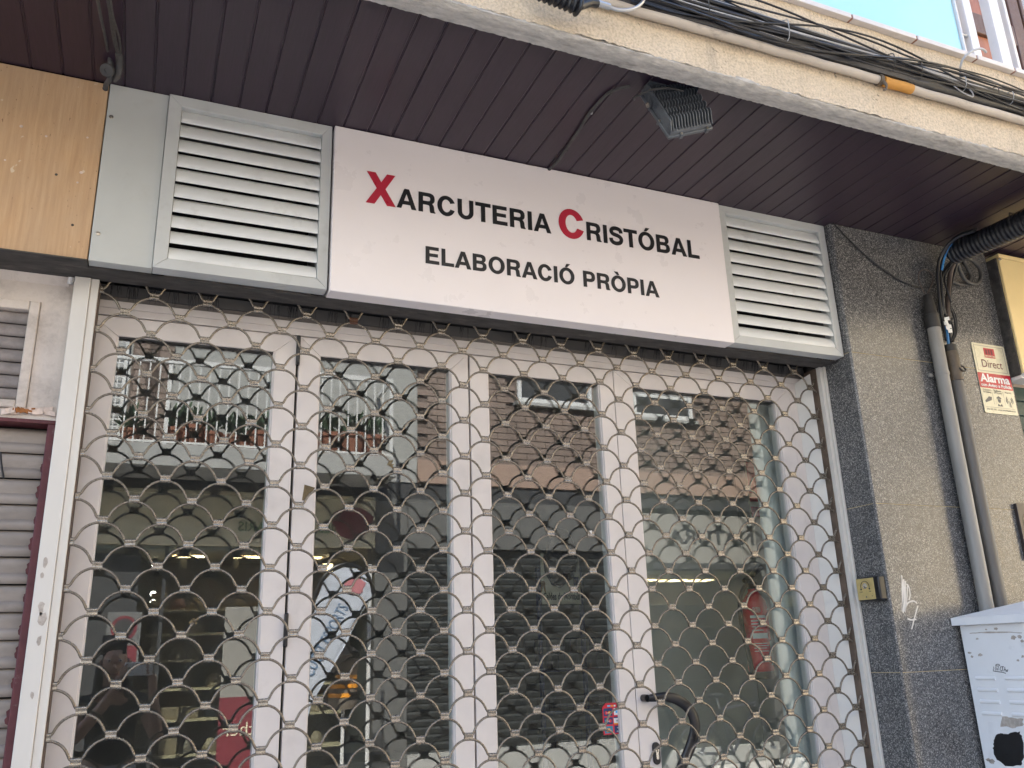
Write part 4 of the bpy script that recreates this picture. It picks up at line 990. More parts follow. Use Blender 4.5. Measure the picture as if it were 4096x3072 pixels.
# ------------------------------------------------------------------ alarm plate
AY = GRY - .004
al = thing('alarm_sign', (3.38, AY, Z + .92), 'white and red alarm warning plate on the granite beside the pipes', 'sign')
ax0, ax1, az0, az1 = 3.279, 3.482, Z + .922, Z + 1.243
def rrect(x0, x1, z0, z1, r, n=5):
    o = []
    for cx, cz, s in ((x1 - r, z1 - r, 0), (x0 + r, z1 - r, 90), (x0 + r, z0 + r, 180), (x1 - r, z0 + r, 270)):
        o += [(cx + r * math.cos(R(s + 90 * i / n)), cz + r * math.sin(R(s + 90 * i / n))) for i in range(n + 1)]
    return o
pf = lambda a, b, d: (a, d, b)
MB().prism(rrect(ax0, ax1, az0, az1, .006), pf, AY + .003, AY).build('plate', 'plate_white', al, smooth=0)
aw, ah = ax1 - ax0, az1 - az0
def arect(u0, u1, v0, v1, m_, k=1, nm='print'): return MB().box(ax0 + u0 * aw, ax0 + u1 * aw, AY - .0003 * k, AY - .0003 * k + .0002, az0 + v0 * ah, az0 + v1 * ah).build(nm, m_, al, smooth=0)
arect(.0, 1, .355, .57, 'plate_red', nm='red_band'); arect(.33, .66, .80, .94, 'plate_red', nm='logo_block')
for u in (.38, .46, .54): arect(u, u + .055, .85, .92, 'ink_maroon', 2)
for b in ((.05, .95, .60, .604), (.05, .95, .965, .969), (.05, .058, .60, .969), (.942, .95, .60, .969), (.33, .335, .13, .33), (.66, .665, .13, .33), (.05, .95, .085, .088)): arect(*b, 'ink_grey')
def at_al(u, v): return (ax0 + u * aw, AY - .0009, az0 + v * ah)
text('SECURITAS', .011, 'plate_white', al, at_al(.495, .812), width=.31 * aw, depth=.0001, bold=.02)
text('Direct', .052, 'ink_maroon', al, at_al(.5, .655), width=.62 * aw, depth=.0001)
text('Alarma', .05, 'card_white', al, at_al(.5, .445), width=.9 * aw, depth=.0001, bold=.035)
text('con Aviso a Policía', .02, 'card_white', al, at_al(.5, .378), width=.92 * aw, depth=.0001, bold=.03)
for tx, u, v in (('Grabación', .18, .315), ('de imágenes', .18, .285), ('Vigilante', .5, .315), ('24 horas', .5, .285), ('Alarma', .82, .305)): text(tx, .0125, 'ink_grey', al, at_al(u, v), width=.24 * aw if u < .7 else .2 * aw, depth=.0001)
text('902 366 366 - www.securitasdirect.es', .0115, 'ink_grey', al, at_al(.5, .045), width=.86 * aw, depth=.0001)
def ap(u, v): return Vector((ax0 + u * aw, AY - .0006, az0 + v * ah))
def apoly(pts, nm='pictogram', m_='ink_grey', k=2): MB().prism([(ax0 + u * aw, az0 + v * ah) for u, v in pts], pf, AY - .0003 * k, AY - .0003 * k + .0002).build(nm, m_, al, smooth=0)
apoly([(.07, .17), (.08, .145), (.27, .185), (.29, .23), (.20, .235)])       # camera
apoly([(.42, .225), (.5, .255), (.58, .225), (.56, .215), (.44, .215)]); apoly([(.45, .21), (.55, .21), (.54, .17), (.5, .155), (.46, .17)]); apoly([(.42, .11), (.58, .11), (.55, .145), (.5, .12), (.45, .145)])   # guard
apoly([(.79, .11), (.815, .20), (.825, .20), (.85, .11), (.835, .11), (.82, .17), (.805, .11)])   # mast
for r in (.06, .10):
    for s in (0, 180):
        pts = [ap(.82 + r * math.cos(R(s + a)), .205 + r * .62 * math.sin(R(s + a))) for a in range(-45, 46, 15)]
        MB().tube(pts, .0012, 5).build('pictogram', 'ink_grey', al)
for u, v in ((.04, .985), (.96, .985), (.04, .015), (.96, .015)): MB().lathe(ap(u, v) + Vector((0, .0004, 0)), (0, -1, 0), [(.0018, 0), (.0012, .0006)], 8).build('rivet', 'steel_bolt', al)

# ------------------------------------------------------------------ key switch on the granite return
kx = 2.5335
ks = thing('key_switch', (kx, .04, Z + .15), 'small key switch box with brass face beside the grille rail', 'switch')
MB().box(kx + .0025, 2.570, -.024, .090, Z + .148, Z + .236).build('box', 'hinge_black', ks, bevel=.006, seg=3)
MB().box(kx, kx + .0024, .0, .086, Z + .153, Z + .231).build('brass_plate', 'brass', ks, bevel=.0008)
MB().lathe((kx, .044, Z + .203), (-1, 0, 0), [(.0105, 0), (.0105, .002), (.0075, .003)], 16).build('key_cylinder', 'lock_steel', ks)
pts = [Vector((kx - .0006, .044 - .021 * math.cos(R(a)), Z + .200 + .021 * math.sin(R(a)))) for a in range(-10, 191, 20)]
kk = MB().tube(pts, .0012, 6).build('dial_mark', 'hinge_black', ks)
for p_, s in ((pts[0], 1), (pts[-1], 1)): MB().obox(p_ + Vector((0, 0, -.004)), [(1, 0, 0), (0, 1, 1), (0, -1, 1)], (.0006, .003, .003)).build('arrow', 'hinge_black', ks, smooth=0)
text('CHIUDE', .006, 'hinge_black', ks, (kx - .0006, .066, Z + .180), (0, -1, 0), (0, 0, 1), .0001, width=.016)
text('APRE', .006, 'hinge_black', ks, (kx - .0006, .022, Z + .180), (0, -1, 0), (0, 0, 1), .0001, width=.012)
text('CE', .006, 'hinge_black', ks, (kx - .0006, .014, Z + .163), (0, -1, 0), (0, 0, 1), .0001)
MB().lathe((kx, .044, Z + .163), (-1, 0, 0), [(.0032, 0), (.0028, .0008)], 10).build('screw', 'ink_grey', ks)

# ------------------------------------------------------------------ utility cabinet
cxl, cy0, cy1 = 2.887, -.308, -.042
cbn = thing('utility_cabinet', (3.25, -.18, 0), 'white metal utility cabinet with scrawls against the granite', 'cabinet')
MB().box(cxl, 3.62, cy0, cy1, .03, Z + .049).build('body', 'cabinet_white', cbn, bevel=.003)
MB().box(cxl + .02, 3.60, cy0 + .02, cy1 - .01, .0, .0295).build('plinth', 'dark_ledge', cbn, smooth=0)
ex0, ex1, ey0, ey1 = cxl - .03, 3.65, cy0 - .035, cy1 + .008
ez0, ez1 = Z + .0495, Z + .077; rz = Z + .128
rf = MB().box(ex0, ex1, ey0, ey1, ez0, ez1)
ry = (ey0 + ey1) / 2
rf.add([(ex0, ey0, ez1), (ex1, ey0, ez1), (ex1, ey1, ez1), (ex0, ey1, ez1), (ex0 + .21, ry, rz), (ex1 - .21, ry, rz)], [(0, 1, 5, 4), (1, 2, 5), (2, 3, 4, 5), (3, 0, 4)])
rf.build('roof', 'cabinet_white', cbn, smooth=0)
cc6 = lambda x, y: (3600 + x * .46529, 2300 + y * .46529)
def cpt(x, y, dx=0): q = atx(*cc6(x, y), cxl); q.x = cxl - dx; return q
for r_ in range(4):
    for c_ in range(2):
        y0, y1 = (-.074, -.155) if c_ == 0 else (-.196, -.278)
        z = Z - .1385 - r_ * .0405 - (.0 if c_ == 0 else -.001)
        prof = [(0, -.0075), (.002, -.0072), (.0055, -.004), (.006, .0), (.004, .004), (0, .0065)]
        MB().prism(prof, lambda a, b, d: (cxl - .0002 - a, d, z + b), y0, y1).build('vent_louvre', 'cabinet_white', cbn, smooth=50)
# scrawl: NINJA with a halo and underline
lw = .0016
ink = MB()
def sk(*p): 
    t_ = MB().tube([cpt(a, b, .0003) for a, b in p], [(lw, .0004)] * len(p), 5, flat=(0, 1, 0)); ink.add(t_.v, t_.f)
sk((803, 820), (805, 788), (822, 820), (825, 785)); sk((834, 797), (834, 820)); sk((843, 820), (845, 787), (862, 822), (866, 786)); sk((872, 788), (892, 788)); sk((882, 788), (882, 818), (874, 826), (868, 818)); sk((893, 828), (902, 790), (912, 830)); sk((896, 814), (909, 815)); sk((918, 815), (914, 832)); sk((928, 812), (922, 832)); sk((800, 824), (850, 832), (885, 836), (910, 846)); sk((822, 775), (835, 767), (855, 769), (860, 777), (845, 783), (826, 781), (822, 775))
ink.build('scrawl', 'ink_grey', cbn)
def patch(pts, m_, nm, d=.0004, jit=3):
    # ragged flat patch on the cabinet side
    o = []
    for (a, b), (c_, e) in zip(pts, pts[1:] + pts[:1]):
        for t_ in range(4):
            u = t_ / 4; q = cpt(a + (c_ - a) * u + rnd.uniform(-jit, jit), b + (e - b) * u + rnd.uniform(-jit, jit)); o.append((q.y, q.z))
    MB().prism(o, lambda a, b, dd: (dd, a, b), cxl - .00005, cxl - d).build(nm, m_, cbn, smooth=0)
for c_, s in (((665, 548), 14), ((600, 668), 16), ((620, 702), 13), ((690, 686), 18), ((975, 535), 24), ((1030, 530), 20), ((1050, 570), 16), ((1015, 735), 14), ((740, 470), 9), ((825, 462), 17), ((1055, 700), 15), ((790, 1600), 26), ((760, 1590), 22)):
    patch([(c_[0] + 1.5 * s * math.cos(t_) * rnd.uniform(.5, 1), c_[1] + 1.1 * s * math.sin(t_) * rnd.uniform(.5, 1)) for t_ in (0, 1.2, 2.4, 3.5, 4.7)], 'peel_beige', 'peeled_paint')
patch([(600, 497), (700, 490), (800, 487), (930, 488), (1050, 497), (1050, 502), (930, 495), (800, 500), (700, 500), (600, 504)], 'peel_beige', 'peeled_paint', jit=2)
patch([(870, 1218), (960, 1225), (1055, 1235), (1060, 1300), (960, 1312), (870, 1305)], 'peel_beige', 'peeled_paint', jit=8)
patch([(750, 1262), (870, 1270), (1050, 1320), (1050, 1640), (800, 1640), (745, 1600), (772, 1500)], 'card_white', 'paper_remains', .0003, 4)
patch([(822, 1380), (870, 1362), (920, 1372), (970, 1352), (1030, 1350), (1055, 1400), (1060, 1560), (1040, 1640), (905, 1640), (830, 1590), (800, 1500), (805, 1440)], 'paint_black', 'black_paint', .0009, 7)

# ------------------------------------------------------------------ floodlight under the balcony edge
c4 = lambda x, y: (2400 + x * .27125, 200 + y * .27125)
AL_, RO, BE = R(8), R(20), R(11)
u_ = Vector((math.cos(AL_), -math.sin(AL_), 0)); n_ = Vector((math.sin(AL_), math.cos(AL_), 0)); zv = Vector((0, 0, 1))
e1 = u_ * math.cos(RO) + zv * math.sin(RO); vv = zv * math.cos(RO) - u_ * math.sin(RO)
e2 = vv * math.cos(BE) + n_ * math.sin(BE); bk = e2.cross(e1).normalized()
if bk.y > 0: bk = -bk                     # bk: out of the back, towards the street
fp = at(*c4(1000, 1330), -.575); FW, FH, FD = .168, .190, .048
def F(a, b, c): return fp + e1 * (a * FW) + e2 * (b * FH) + bk * c
fl = thing('flood_light', F(.5, .5, 0), 'black finned floodlight bolted under the balcony edge above the sign', 'floodlight')
MB().hexa([F(0, 0, 0), F(1, 0, 0), F(1, 1, 0), F(0, 1, 0)], [F(0, 0, .012), F(1, 0, .012), F(1, 1, .012), F(0, 1, .012)]).build('rim', 'flood_black', fl, bevel=.003)
MB().hexa([F(.07, .07, -.004), F(.93, .07, -.004), F(.93, .93, -.004), F(.07, .93, -.004)], [F(.07, .07, -.0005), F(.93, .07, -.0005), F(.93, .93, -.0005), F(.07, .93, -.0005)]).build('lens', 'far_glass', fl, smooth=0)
MB().hexa([F(.03, .03, .0122), F(.97, .03, .0122), F(.97, .97, .0122), F(.03, .97, .0122)], [F(.06, .06, .024), F(.94, .06, .024), F(.94, .94, .024), F(.06, .94, .024)]).build('housing', 'flood_black', fl, bevel=.002)
MB().hexa([F(.035, .05, .0242), F(.075, .05, .0242), F(.075, .97, .0242), F(.035, .97, .0242)], [F(.035, .16, .050), F(.075, .16, .050), F(.075, .97, .050), F(.035, .97, .050)]).build('side_plate', 'flood_black', fl, bevel=.0015)
for i in range(14):
    a = .105 + .86 * i / 13; prof = [(.035, .0243)]
    prof += [(.10, .034), (.16, .045)]
    for j in range(5):
        b = .18 + .155 * j; prof += [(b, .049), (b + .05, .053), (b + .10, .049), (b + .125, .039), (b + .15, .042)]
    prof += [(.965, .047), (.97, .0243)]
    MB().prism(prof, lambda b, c, d: F(a, b, c) + e1 * d, -.0014, .0014).build('fin', 'flood_black', fl, smooth=0)
for a, b in ((.28, .012), (.86, .012), (.012, .36)):
    MB().tube([F(a, b, .0121), F(a, b, .017)], .0042, 10).build('screw', 'steel_bolt', fl)
    ck = MB().obox(F(a, b - .02 if b < .1 else b, .006), [e1, e2, bk], (.006, .003, .008)).build('catch', 'flood_black', fl, bevel=.001)
bo = at(*c4(550, 575), -.575)
piv = F(-.02, .74, .02)
br_ = MB()
for a in (-.035, 1.035):
    b0 = F(a, .70, .02); b1 = Vector((b0.x, b0.y + .012, SOF + .002))
    br_.hexa([b0 - e1 * .0015 + bk * .014 - e2 * .012, b0 + e1 * .0015 + bk * .014 - e2 * .012, b0 + e1 * .0015 - bk * .014 - e2 * .012, b0 - e1 * .0015 - bk * .014 - e2 * .012],
             [b1 + Vector((-.0015, -.016, -.006)), b1 + Vector((.0015, -.016, -.006)), b1 + Vector((.0015, .016, -.006)), b1 + Vector((-.0015, .016, -.006))])
x_a, x_b = F(-.035, .7, .02), F(1.035, .7, .02)
br_.box(min(x_a.x, x_b.x) - .002, max(x_a.x, x_b.x) + .002, (x_a.y + x_b.y) / 2 - .01, (x_a.y + x_b.y) / 2 + .024, SOF - .0062, SOF - .0005)
br_.build('bracket', 'flood_black', fl, smooth=0)
MB().tube([F(-.045, .70, .02), F(-.065, .70, .02)], .0085, 12).build('bolt', 'steel_bolt', fl)
text('D', .03, 'flood_black', fl, F(.0, .52, .034) - e1 * .0004, -bk, e2, .0006)
pts = [F(.62, .66, .06), F(.35, .74, .066), F(.1, .80, .062), F(-.08, .84, .05), F(-.16, .88, .03), F(-.17, .95, .01), F(-.1, 1.0, -.01)]
MB().tube(catmull(pts), .0035, 8).build('lead', 'cable_dusty', fl)
pts = [atz(*q, SOF - .007) for q in ((2520, 345), (2470, 358), (2436, 372), (2405, 400), (2360, 450), (2310, 530), (2262, 600), (2232, 645), (2185, 690))]
fc = thing('clipped_cable', pts[4], 'flat grey cable clipped along the dark planks to the floodlight', 'cable')
MB().tube(catmull(pts), [(.0058, .0035)] * (6 * 8 + 1), 8, flat=(1, 0, 0)).build('sheath', 'cable_dusty', fc)
for i in (2, 4, 6): MB().lathe(pts[i] + Vector((.006, 0, 0)), (0, 0, -1), [(.0035, -.004), (.0035, .005)], 8).build('clip', 'cable_grey' if i == 4 else 'cable_dusty', fc)

# ------------------------------------------------------------------ old insulator and wires at the left end
cL = lambda x, y: (300 + x * .24116, y * .24116)
ins = thing('wire_insulator', at(*cL(520, 1300), -.06), 'old round cable insulator with taped wires under the plank soffit', 'insulator')
pts = [at(*cL(500, 1480), -.01), at(*cL(520, 1400), -.03), at(*cL(565, 1330), -.05), at(*cL(590, 1260), -.065), at(*cL(600, 1180), -.075)]
MB().tube(catmull(pts, 5), [.0075 + .0007 * math.sin(i * 2.2) for i in range(21)], 10).build('stalk', 'cable_dusty', ins)
dc = at(*cL(540, 1165), -.09)
ins_ax = Vector((-.25, -.75, -.6)).normalized()
MB().lathe(dc, ins_ax, [(.014, -.012), (.0185, -.011), (.019, -.006), (.011, -.004), (.011, .000), (.0195, .001), (.020, .006), (.018, .009), (.006, .0095), (.0055, .008)], 22).build('disc', 'cable_dusty', ins)
pts = [dc + Vector((.006, 0, .012)), at(*cL(585, 1010), -.10), at(*cL(560, 900), -.12)]
MB().tube(catmull(pts, 6), [.009 - .0002 * i for i in range(13)], 10).build('taped_joint', 'cable_dusty', ins)
pts = [at(*cL(650, 1330), -.05), at(*cL(715, 1230), -.08), at(*cL(735, 1100), -.10), at(*cL(735, 960), -.13), at(*cL(720, 890), -.15)]
MB().tube(catmull(pts, 5), [.007, .008, .0085, .009, .009, .009, .0095, .0095, .0098, .0098, .0098, .0098, .0098, .0098, .0098, .0098, .0098, .0098, .0098, .0092, .0088], 12).build('sleeve', 'cable_dusty', ins)
pts = [at(*cL(545, 880), -.125), at(*cL(490, 560), -.26), at(*cL(430, 300), -.38), at(*cL(375, 0), -.52), at(*cL(320, -320), -.66), at(*cL(280, -560), -.80)]
tag(MB().tube(catmull(pts, 5), .0042, 8).build('cable', 'cable_dusty'), 'single dusty wire running from the round insulator out along the soffit', 'cable')
for i, (dx, dr) in enumerate(((-22, 0), (-4, -.004), (12, .002), (26, 0))):
    pts = [at(*cL(715 + dx * .6 + (25 if i == 3 else 0), 880), -.145), at(*cL(660 + dx + (50 if i == 3 else 0), 640), -.25), at(*cL(610 + dx, 300), -.39), at(*cL(560 + dx, 0), -.52), at(*cL(500 + dx, -320), -.66), at(*cL(460 + dx, -560), -.80)]
    tag(MB().tube(catmull([p + Vector((0, dr, 0)) for p in pts], 5), .0034, 6).build('cable', 'cable_dusty'), 'dusty wire of the strand entering the sleeve next to the round insulator', 'cable', 'wires of the strand at the round insulator')
# ------------------------------------------------------------------ shop interior
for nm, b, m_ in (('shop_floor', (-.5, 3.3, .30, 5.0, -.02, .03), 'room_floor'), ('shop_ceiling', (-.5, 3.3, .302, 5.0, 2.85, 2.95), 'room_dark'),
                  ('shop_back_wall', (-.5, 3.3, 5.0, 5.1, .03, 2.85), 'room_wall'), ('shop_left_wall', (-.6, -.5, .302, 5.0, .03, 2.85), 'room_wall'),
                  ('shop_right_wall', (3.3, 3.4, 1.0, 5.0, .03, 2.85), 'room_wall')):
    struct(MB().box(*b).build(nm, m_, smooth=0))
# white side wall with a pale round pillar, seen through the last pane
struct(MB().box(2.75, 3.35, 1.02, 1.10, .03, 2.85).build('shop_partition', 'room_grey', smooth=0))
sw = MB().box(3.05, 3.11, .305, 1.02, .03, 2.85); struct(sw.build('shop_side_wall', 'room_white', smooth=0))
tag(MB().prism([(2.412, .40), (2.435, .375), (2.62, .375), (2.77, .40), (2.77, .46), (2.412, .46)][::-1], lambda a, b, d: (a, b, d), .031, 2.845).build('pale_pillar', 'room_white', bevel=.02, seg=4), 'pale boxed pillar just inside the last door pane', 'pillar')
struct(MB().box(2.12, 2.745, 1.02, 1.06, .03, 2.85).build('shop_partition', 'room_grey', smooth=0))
# fire extinguisher
ec = at(3028, 2520, .62); ex, ey = ec.x, .62
et, eb = at(3000, 2385, .62).z, at(3060, 2685, .62).z
ext = thing('fire_extinguisher', (ex, ey, eb), 'red fire extinguisher hanging inside the shop behind the last pane', 'extinguisher')
er = .0545
MB().lathe((ex, ey, eb), (0, 0, 1), [(er * .96, .0), (er, .012), (er, et - eb - .05), (er * .9, et - eb - .02), (er * .6, et - eb + .005), (.022, et - eb + .018), (.02, et - eb + .03)], 30).build('cylinder', 'ext_red', ext, smooth=50)
MB().lathe((ex, ey, eb - .03), (0, 0, 1), [(er * .9, 0), (er * 1.0, .01), (er * .98, .029)], 26).build('foot_ring', 'hinge_black', ext)
MB().lathe((ex, ey, et + .03), (0, 0, 1), [(.022, 0), (.025, .008), (.02, .03), (.012, .036)], 16).build('valve', 'hinge_black', ext)
MB().hexa([(ex - .045, ey - .012, et + .07), (ex - .045, ey + .012, et + .07), (ex - .035, ey + .012, et + .055), (ex - .035, ey - .012, et + .055)], [(ex + .06, ey - .012, et + .135), (ex + .06, ey + .012, et + .135), (ex + .065, ey + .012, et + .115), (ex + .065, ey - .012, et + .115)]).build('lever', 'hinge_black', ext, bevel=.003)
MB().tube(catmull([(ex - .01, ey - .02, et + .045), (ex - .06, ey - .03, et + .04), (ex - .095, ey - .03, et - .02), (ex - .10, ey - .03, et - .12), (ex - .085, ey - .03, et - .22), (ex - .065, ey - .025, et - .32)]), .010, 10).build('hose', 'hinge_black', ext)
def wrap(z0, z1, a0, a1, m_, nm, k=.0012):
    mb = MB(); n = 10
    for i in range(n + 1):
        a = R(a0 + (a1 - a0) * i / n)
        for z in (z0, z1): mb.v.append(Vector((ex + (er + k) * math.sin(a), ey - (er + k) * math.cos(a), z)))
    for i in range(n): mb.f.append((2 * i, 2 * i + 2, 2 * i + 3, 2 * i + 1))
    mb.build(nm, m_, ext, smooth=60)
H_ = et - eb
for v0, v1, a0, a1 in ((.70, .735, -62, 8), (.655, .67, -60, 5), (.615, .63, -60, -5), (.58, .59, -58, 4), (.53, .545, -60, -10), (.43, .50, -60, 10), (.36, .37, -58, 0), (.33, .34, -58, 8), (.30, .31, -58, -4), (.26, .27, -58, 6)): wrap(eb + v0 * H_, eb + v1 * H_, a0, a1, 'paper_white', 'label_line')
wrap(eb + .08 * H_, eb + .40 * H_, 18, 66, 'paper_white', 'inspection_label')
text('EXTIFAEX', .03, 'paper_white', ext, (ex - .028, ey - er - .004, eb + .77 * H_), (.94, .34, 0), (0, 0, 1), .0002, bold=.02, width=.085)
text('CE', .022, 'paper_white', ext, (ex + .036, ey - er + .006, eb + .77 * H_), (.9, -.1, 0), (0, 0, 1), .0002, bold=.02)
# red and cream strip sign on the partition above it
a = [at(*q, 1.0) for q in ((2985, 1845), (3010, 1845), (3045, 2060), (3012, 2065))]
wb = thing('wall_notice', (a[2].x, 1.0, a[2].z), 'narrow red and cream notice on the white wall above the extinguisher', 'notice')
xx0, xx1, zz0, zz1 = a[0].x, a[0].x + .09, a[3].z, a[0].z
MB().box(xx0, xx1, 1.012, 1.0195, zz0, zz1).build('card', 'paper', wb, smooth=0)
for v0, v1 in ((.0, .18), (.27, .36), (.42, 1.0)): MB().box(xx0 + .004, xx1 - .004, 1.010, 1.0118, zz0 + v0 * (zz1 - zz0), zz0 + v1 * (zz1 - zz0)).build('red_field', 'plate_red', wb, smooth=0)
# rotating wire rack with a poster
RY = 2.0
rk0, rk1 = at(2153, 2350, RY).x, at(2322, 2350, RY).x
rk = thing('wire_rack', ((rk0 + rk1) / 2, RY, .03), 'dark blue wire display rack standing inside the shop', 'rack')
rt = at(2160, 2270, RY).z
for x in (rk0, rk1): MB().box(x - .011, x + .011, RY - .011, RY + .011, .03, rt).build('upright', 'rack_blue', rk, bevel=.002)
for px_y in (2405, 2680, 2850): 
    z = at(2240, px_y, RY).z
    MB().box(rk0 + .0112, rk1 - .0112, RY - .006, RY + .006, z - .01, z + .01).build('crossbar', 'rack_blue', rk, smooth=0)
def basket(z, h, x0, x1, y0, y1):
    mb = MB(); r = .0022
    for zz in (z, z + h * .5, z + h):
        for a_, b_ in (((x0, y0), (x1, y0)), ((x1, y0), (x1, y1)), ((x1, y1), (x0, y1)), ((x0, y1), (x0, y0))): mb.tube([(*a_, zz), (*b_, zz)], r, 5)
    n = 11
    for i in range(n + 1):
        x = x0 + (x1 - x0) * i / n
        mb.tube([(x, y0, z), (x, y0, z + h)], r * .8, 4); mb.tube([(x, y0, z), (x, y1, z)], r * .8, 4)
    for i in range(5):
        y = y0 + (y1 - y0) * i / 4; mb.tube([(x0, y, z), (x0, y, z + h)], r * .8, 4); mb.tube([(x1, y, z), (x1, y, z + h)], r * .8, 4)
    mb.build('basket', 'rack_wire', rk)
for y_t, y_b in ((2555, 2675), (2785, 2850), (2910, 2975)):
    zt_, zb_ = at(2250, y_t, RY - .05).z, at(2250, y_b, RY - .05).z
    basket(zb_, zt_ - zb_, rk0 - .05, rk1 + .1, RY - .24, RY - .03)
pz0, pz1 = at(2220, 2418, RY).z, at(2220, 2215, RY).z
pst = thing('rack_poster', ((rk0 + rk1) / 2, RY - .02, pz0), 'cream poster lettered Caldes de Montbui with a dark ham on the rack', 'poster')
MB().box(rk0 + .012, rk1 - .012, RY - .022, RY - .014, pz0, pz1).build('sheet', 'paper', pst, smooth=0)
q = [at(1900 + x * .3918, 1950 + y * .3918, RY) for x, y in ((800, 420), (900, 450), (960, 560), (1000, 700), (990, 850), (960, 930), (880, 990), (840, 1030), (760, 1000), (720, 930), (690, 880), (670, 740), (720, 560))]
MB().prism([(p.x, p.z) for p in q], lambda a, b, d: (a, d, b), RY - .024, RY - .060).build('ham_shape', 'ham_brown', pst, bevel=.006)
rb = at(2165, 2335, RY); MB().lathe((rb.x, RY - .0222, rb.z), (0, -1, 0), [(.016, 0), (.014, .003)], 14).build('rosette', 'ribbon_tan', pst)
MB().prism([(-.012, 0), (-.016, -.05), (-.006, -.04), (0, -.008), (.008, -.045), (.016, -.052), (.012, 0)], lambda a, b, d: (rb.x + a, d, rb.z + b), RY - .0224, RY - .0235).build('ribbon', 'ribbon_tan', pst, smooth=0)
tb_ = at(2300, 2330, RY); MB().box(tb_.x - .02, tb_.x + .012, RY - .0245, RY - .0224, tb_.z - .032, tb_.z + .03).build('blue_badge', 'rack_blue', pst, smooth=0)
text('Caldes de Montbui', .055, 'ink_grey', pst, ((rk0 + rk1) / 2, RY - .0228, at(2220, 2400, RY).z), depth=.0003, bold=.03, width=(rk1 - rk0) * .86)
# dark counter at the back
ct = thing('shop_counter', (1.2, 3.4, .03), 'long low display counter at the back of the dark shop', 'counter')
MB().box(-.3, 1.7, 3.2, 3.7, .031, .85).build('base', 'room_dark', ct, bevel=.01); MB().box(-.33, 1.73, 3.17, 3.73, .851, .90).build('top', 'room_wall', ct, bevel=.005)

# ------------------------------------------------------------------ across the street (seen in the glass)
FY = 2 * GLASS_Y - 8.0                      # facade across the street
VB = 7.3                                    # the balcony stands this far in the mirror image
ob = thing('brick_building', (3, FY, 0), 'brown brick building across the street, mirrored in the shop glass', 'building')
XE = 8.62
bt, bb_ = Z + 2.44, Z + 2.13                # band above the shops
MB().box(-9, 3.2, FY - 1.6, FY, bt + .003, Z + 6.0).build('rendered_wall', 'far_plaster', ob, smooth=0)
MB().box(3.2, XE, FY - 1.6, FY - .03, bt + .003, Z + 6.0).build('mortar_wall', 'far_mortar', ob, smooth=0)
MB().box(3.2, XE, FY - 1.6, FY + .03, bb_, bt).build('band', 'far_band', ob, bevel=.01)
MB().box(-9, 3.195, FY - 1.6, FY + .02, bb_, bt).build('slab_band', 'far_slab', ob, bevel=.01)
MB().box(-9, XE, FY - 5, FY - 1.601, .0, Z + 6.0).build('core', 'far_dark', ob, smooth=0)
wins = [(4.65, 5.82, Z + 3.34, Z + 4.6), (6.50, 7.54, Z + 3.27, Z + 4.55)]
bm = None; nb_ = 0; restb = MB()
BL, BH = .285, .088
rows_ = int((Z + 5.2 - bt) / BH)
for r_ in range(rows_):
    z0 = bt + .006 + r_ * BH; x = 3.2 + (.5 * BL if r_ % 2 else 0)
    while x < XE - .05:
        x1 = min(x + BL - .012, XE); 
        if not any(w[0] - .02 < x1 and x < w[1] + .02 and w[2] - .05 < z0 + BH and z0 < w[3] for w in wins):
            if nb_ < 300 and abs(x1 - x - (BL - .012)) < .001 and z0 < Z + 4.6:
                if bm is None: bm = MB().box(x, x1, FY - .0295, FY, z0, z0 + BH - .012).build('brick', 'far_brick', ob, smooth=0, base=(x, FY, z0))
                else: copy_at(bm, (x, FY + rnd.uniform(-.003, .002), z0), ob)
                nb_ += 1
            else: restb.box(x, x1, FY - .0295, FY, z0, z0 + BH - .012)
        x += BL
restb.build('bricks', 'far_brick', ob, smooth=0)['kind'] = 'stuff'
for x0, x1, z0, z1 in wins:
    w = MB()
    for b in ((x0, x0 + .06, z0, z1), (x1 - .06, x1, z0, z1), (x0 + .06, x1 - .06, z0, z0 + .07)): w.box(b[0], b[1], FY - .028, FY + .02, b[2], b[3])
    w = w.build('window', 'far_white', ob, bevel=.004)
    MB().box(x0 + .061, x1 - .061, FY - .029, FY - .02, z0 + .071, z0 + .35).build('pane', 'far_dark', w, smooth=0)
    for k in range(18): MB().box(x0 + .061, x1 - .061, FY - .025, FY - .012, z0 + .33 + k * .052, z0 + .378 + k * .052).build('blind_slat', 'far_white', w, smooth=0)
    MB().box(x0 - .06, x1 + .06, FY - .02, FY + .06, z0 - .045, z0 - .002).build('sill', 'far_slab', w, smooth=0)
# brick pier, white shutters behind the balcony
pr0, pr1 = mir(520, 1600, 8).x, mir(625, 1600, 8).x
k = 0
for r_ in range(22):
    z0 = bt + .01 + r_ * BH
    for j in range(2):
        x0 = pr0 + (pr1 - pr0) * (.5 * j) + (.02 if r_ % 2 else 0)
        copy_at(bm, (x0, FY + .03, z0), ob)
MB().box(pr0 - .02, pr1 + .1, FY + .0002, FY + .0298 - .03 + .02, bt + .004, Z + 5.5).build('pier', 'far_mortar', ob, smooth=0)
for k in range(3):
    x0 = pr0 - .5 - k * .48
    f = MB().box(x0, x0 + .44, FY + .001, FY + .05, bt + .03, Z + 4.6).build('shutter', 'far_white', ob, bevel=.006)
    for j in range(24): MB().box(x0 + .05, x0 + .39, FY + .0502, FY + .062, bt + .12 + j * .085, bt + .17 + j * .085).build('louvre_blade', 'far_slab', f, smooth=0)
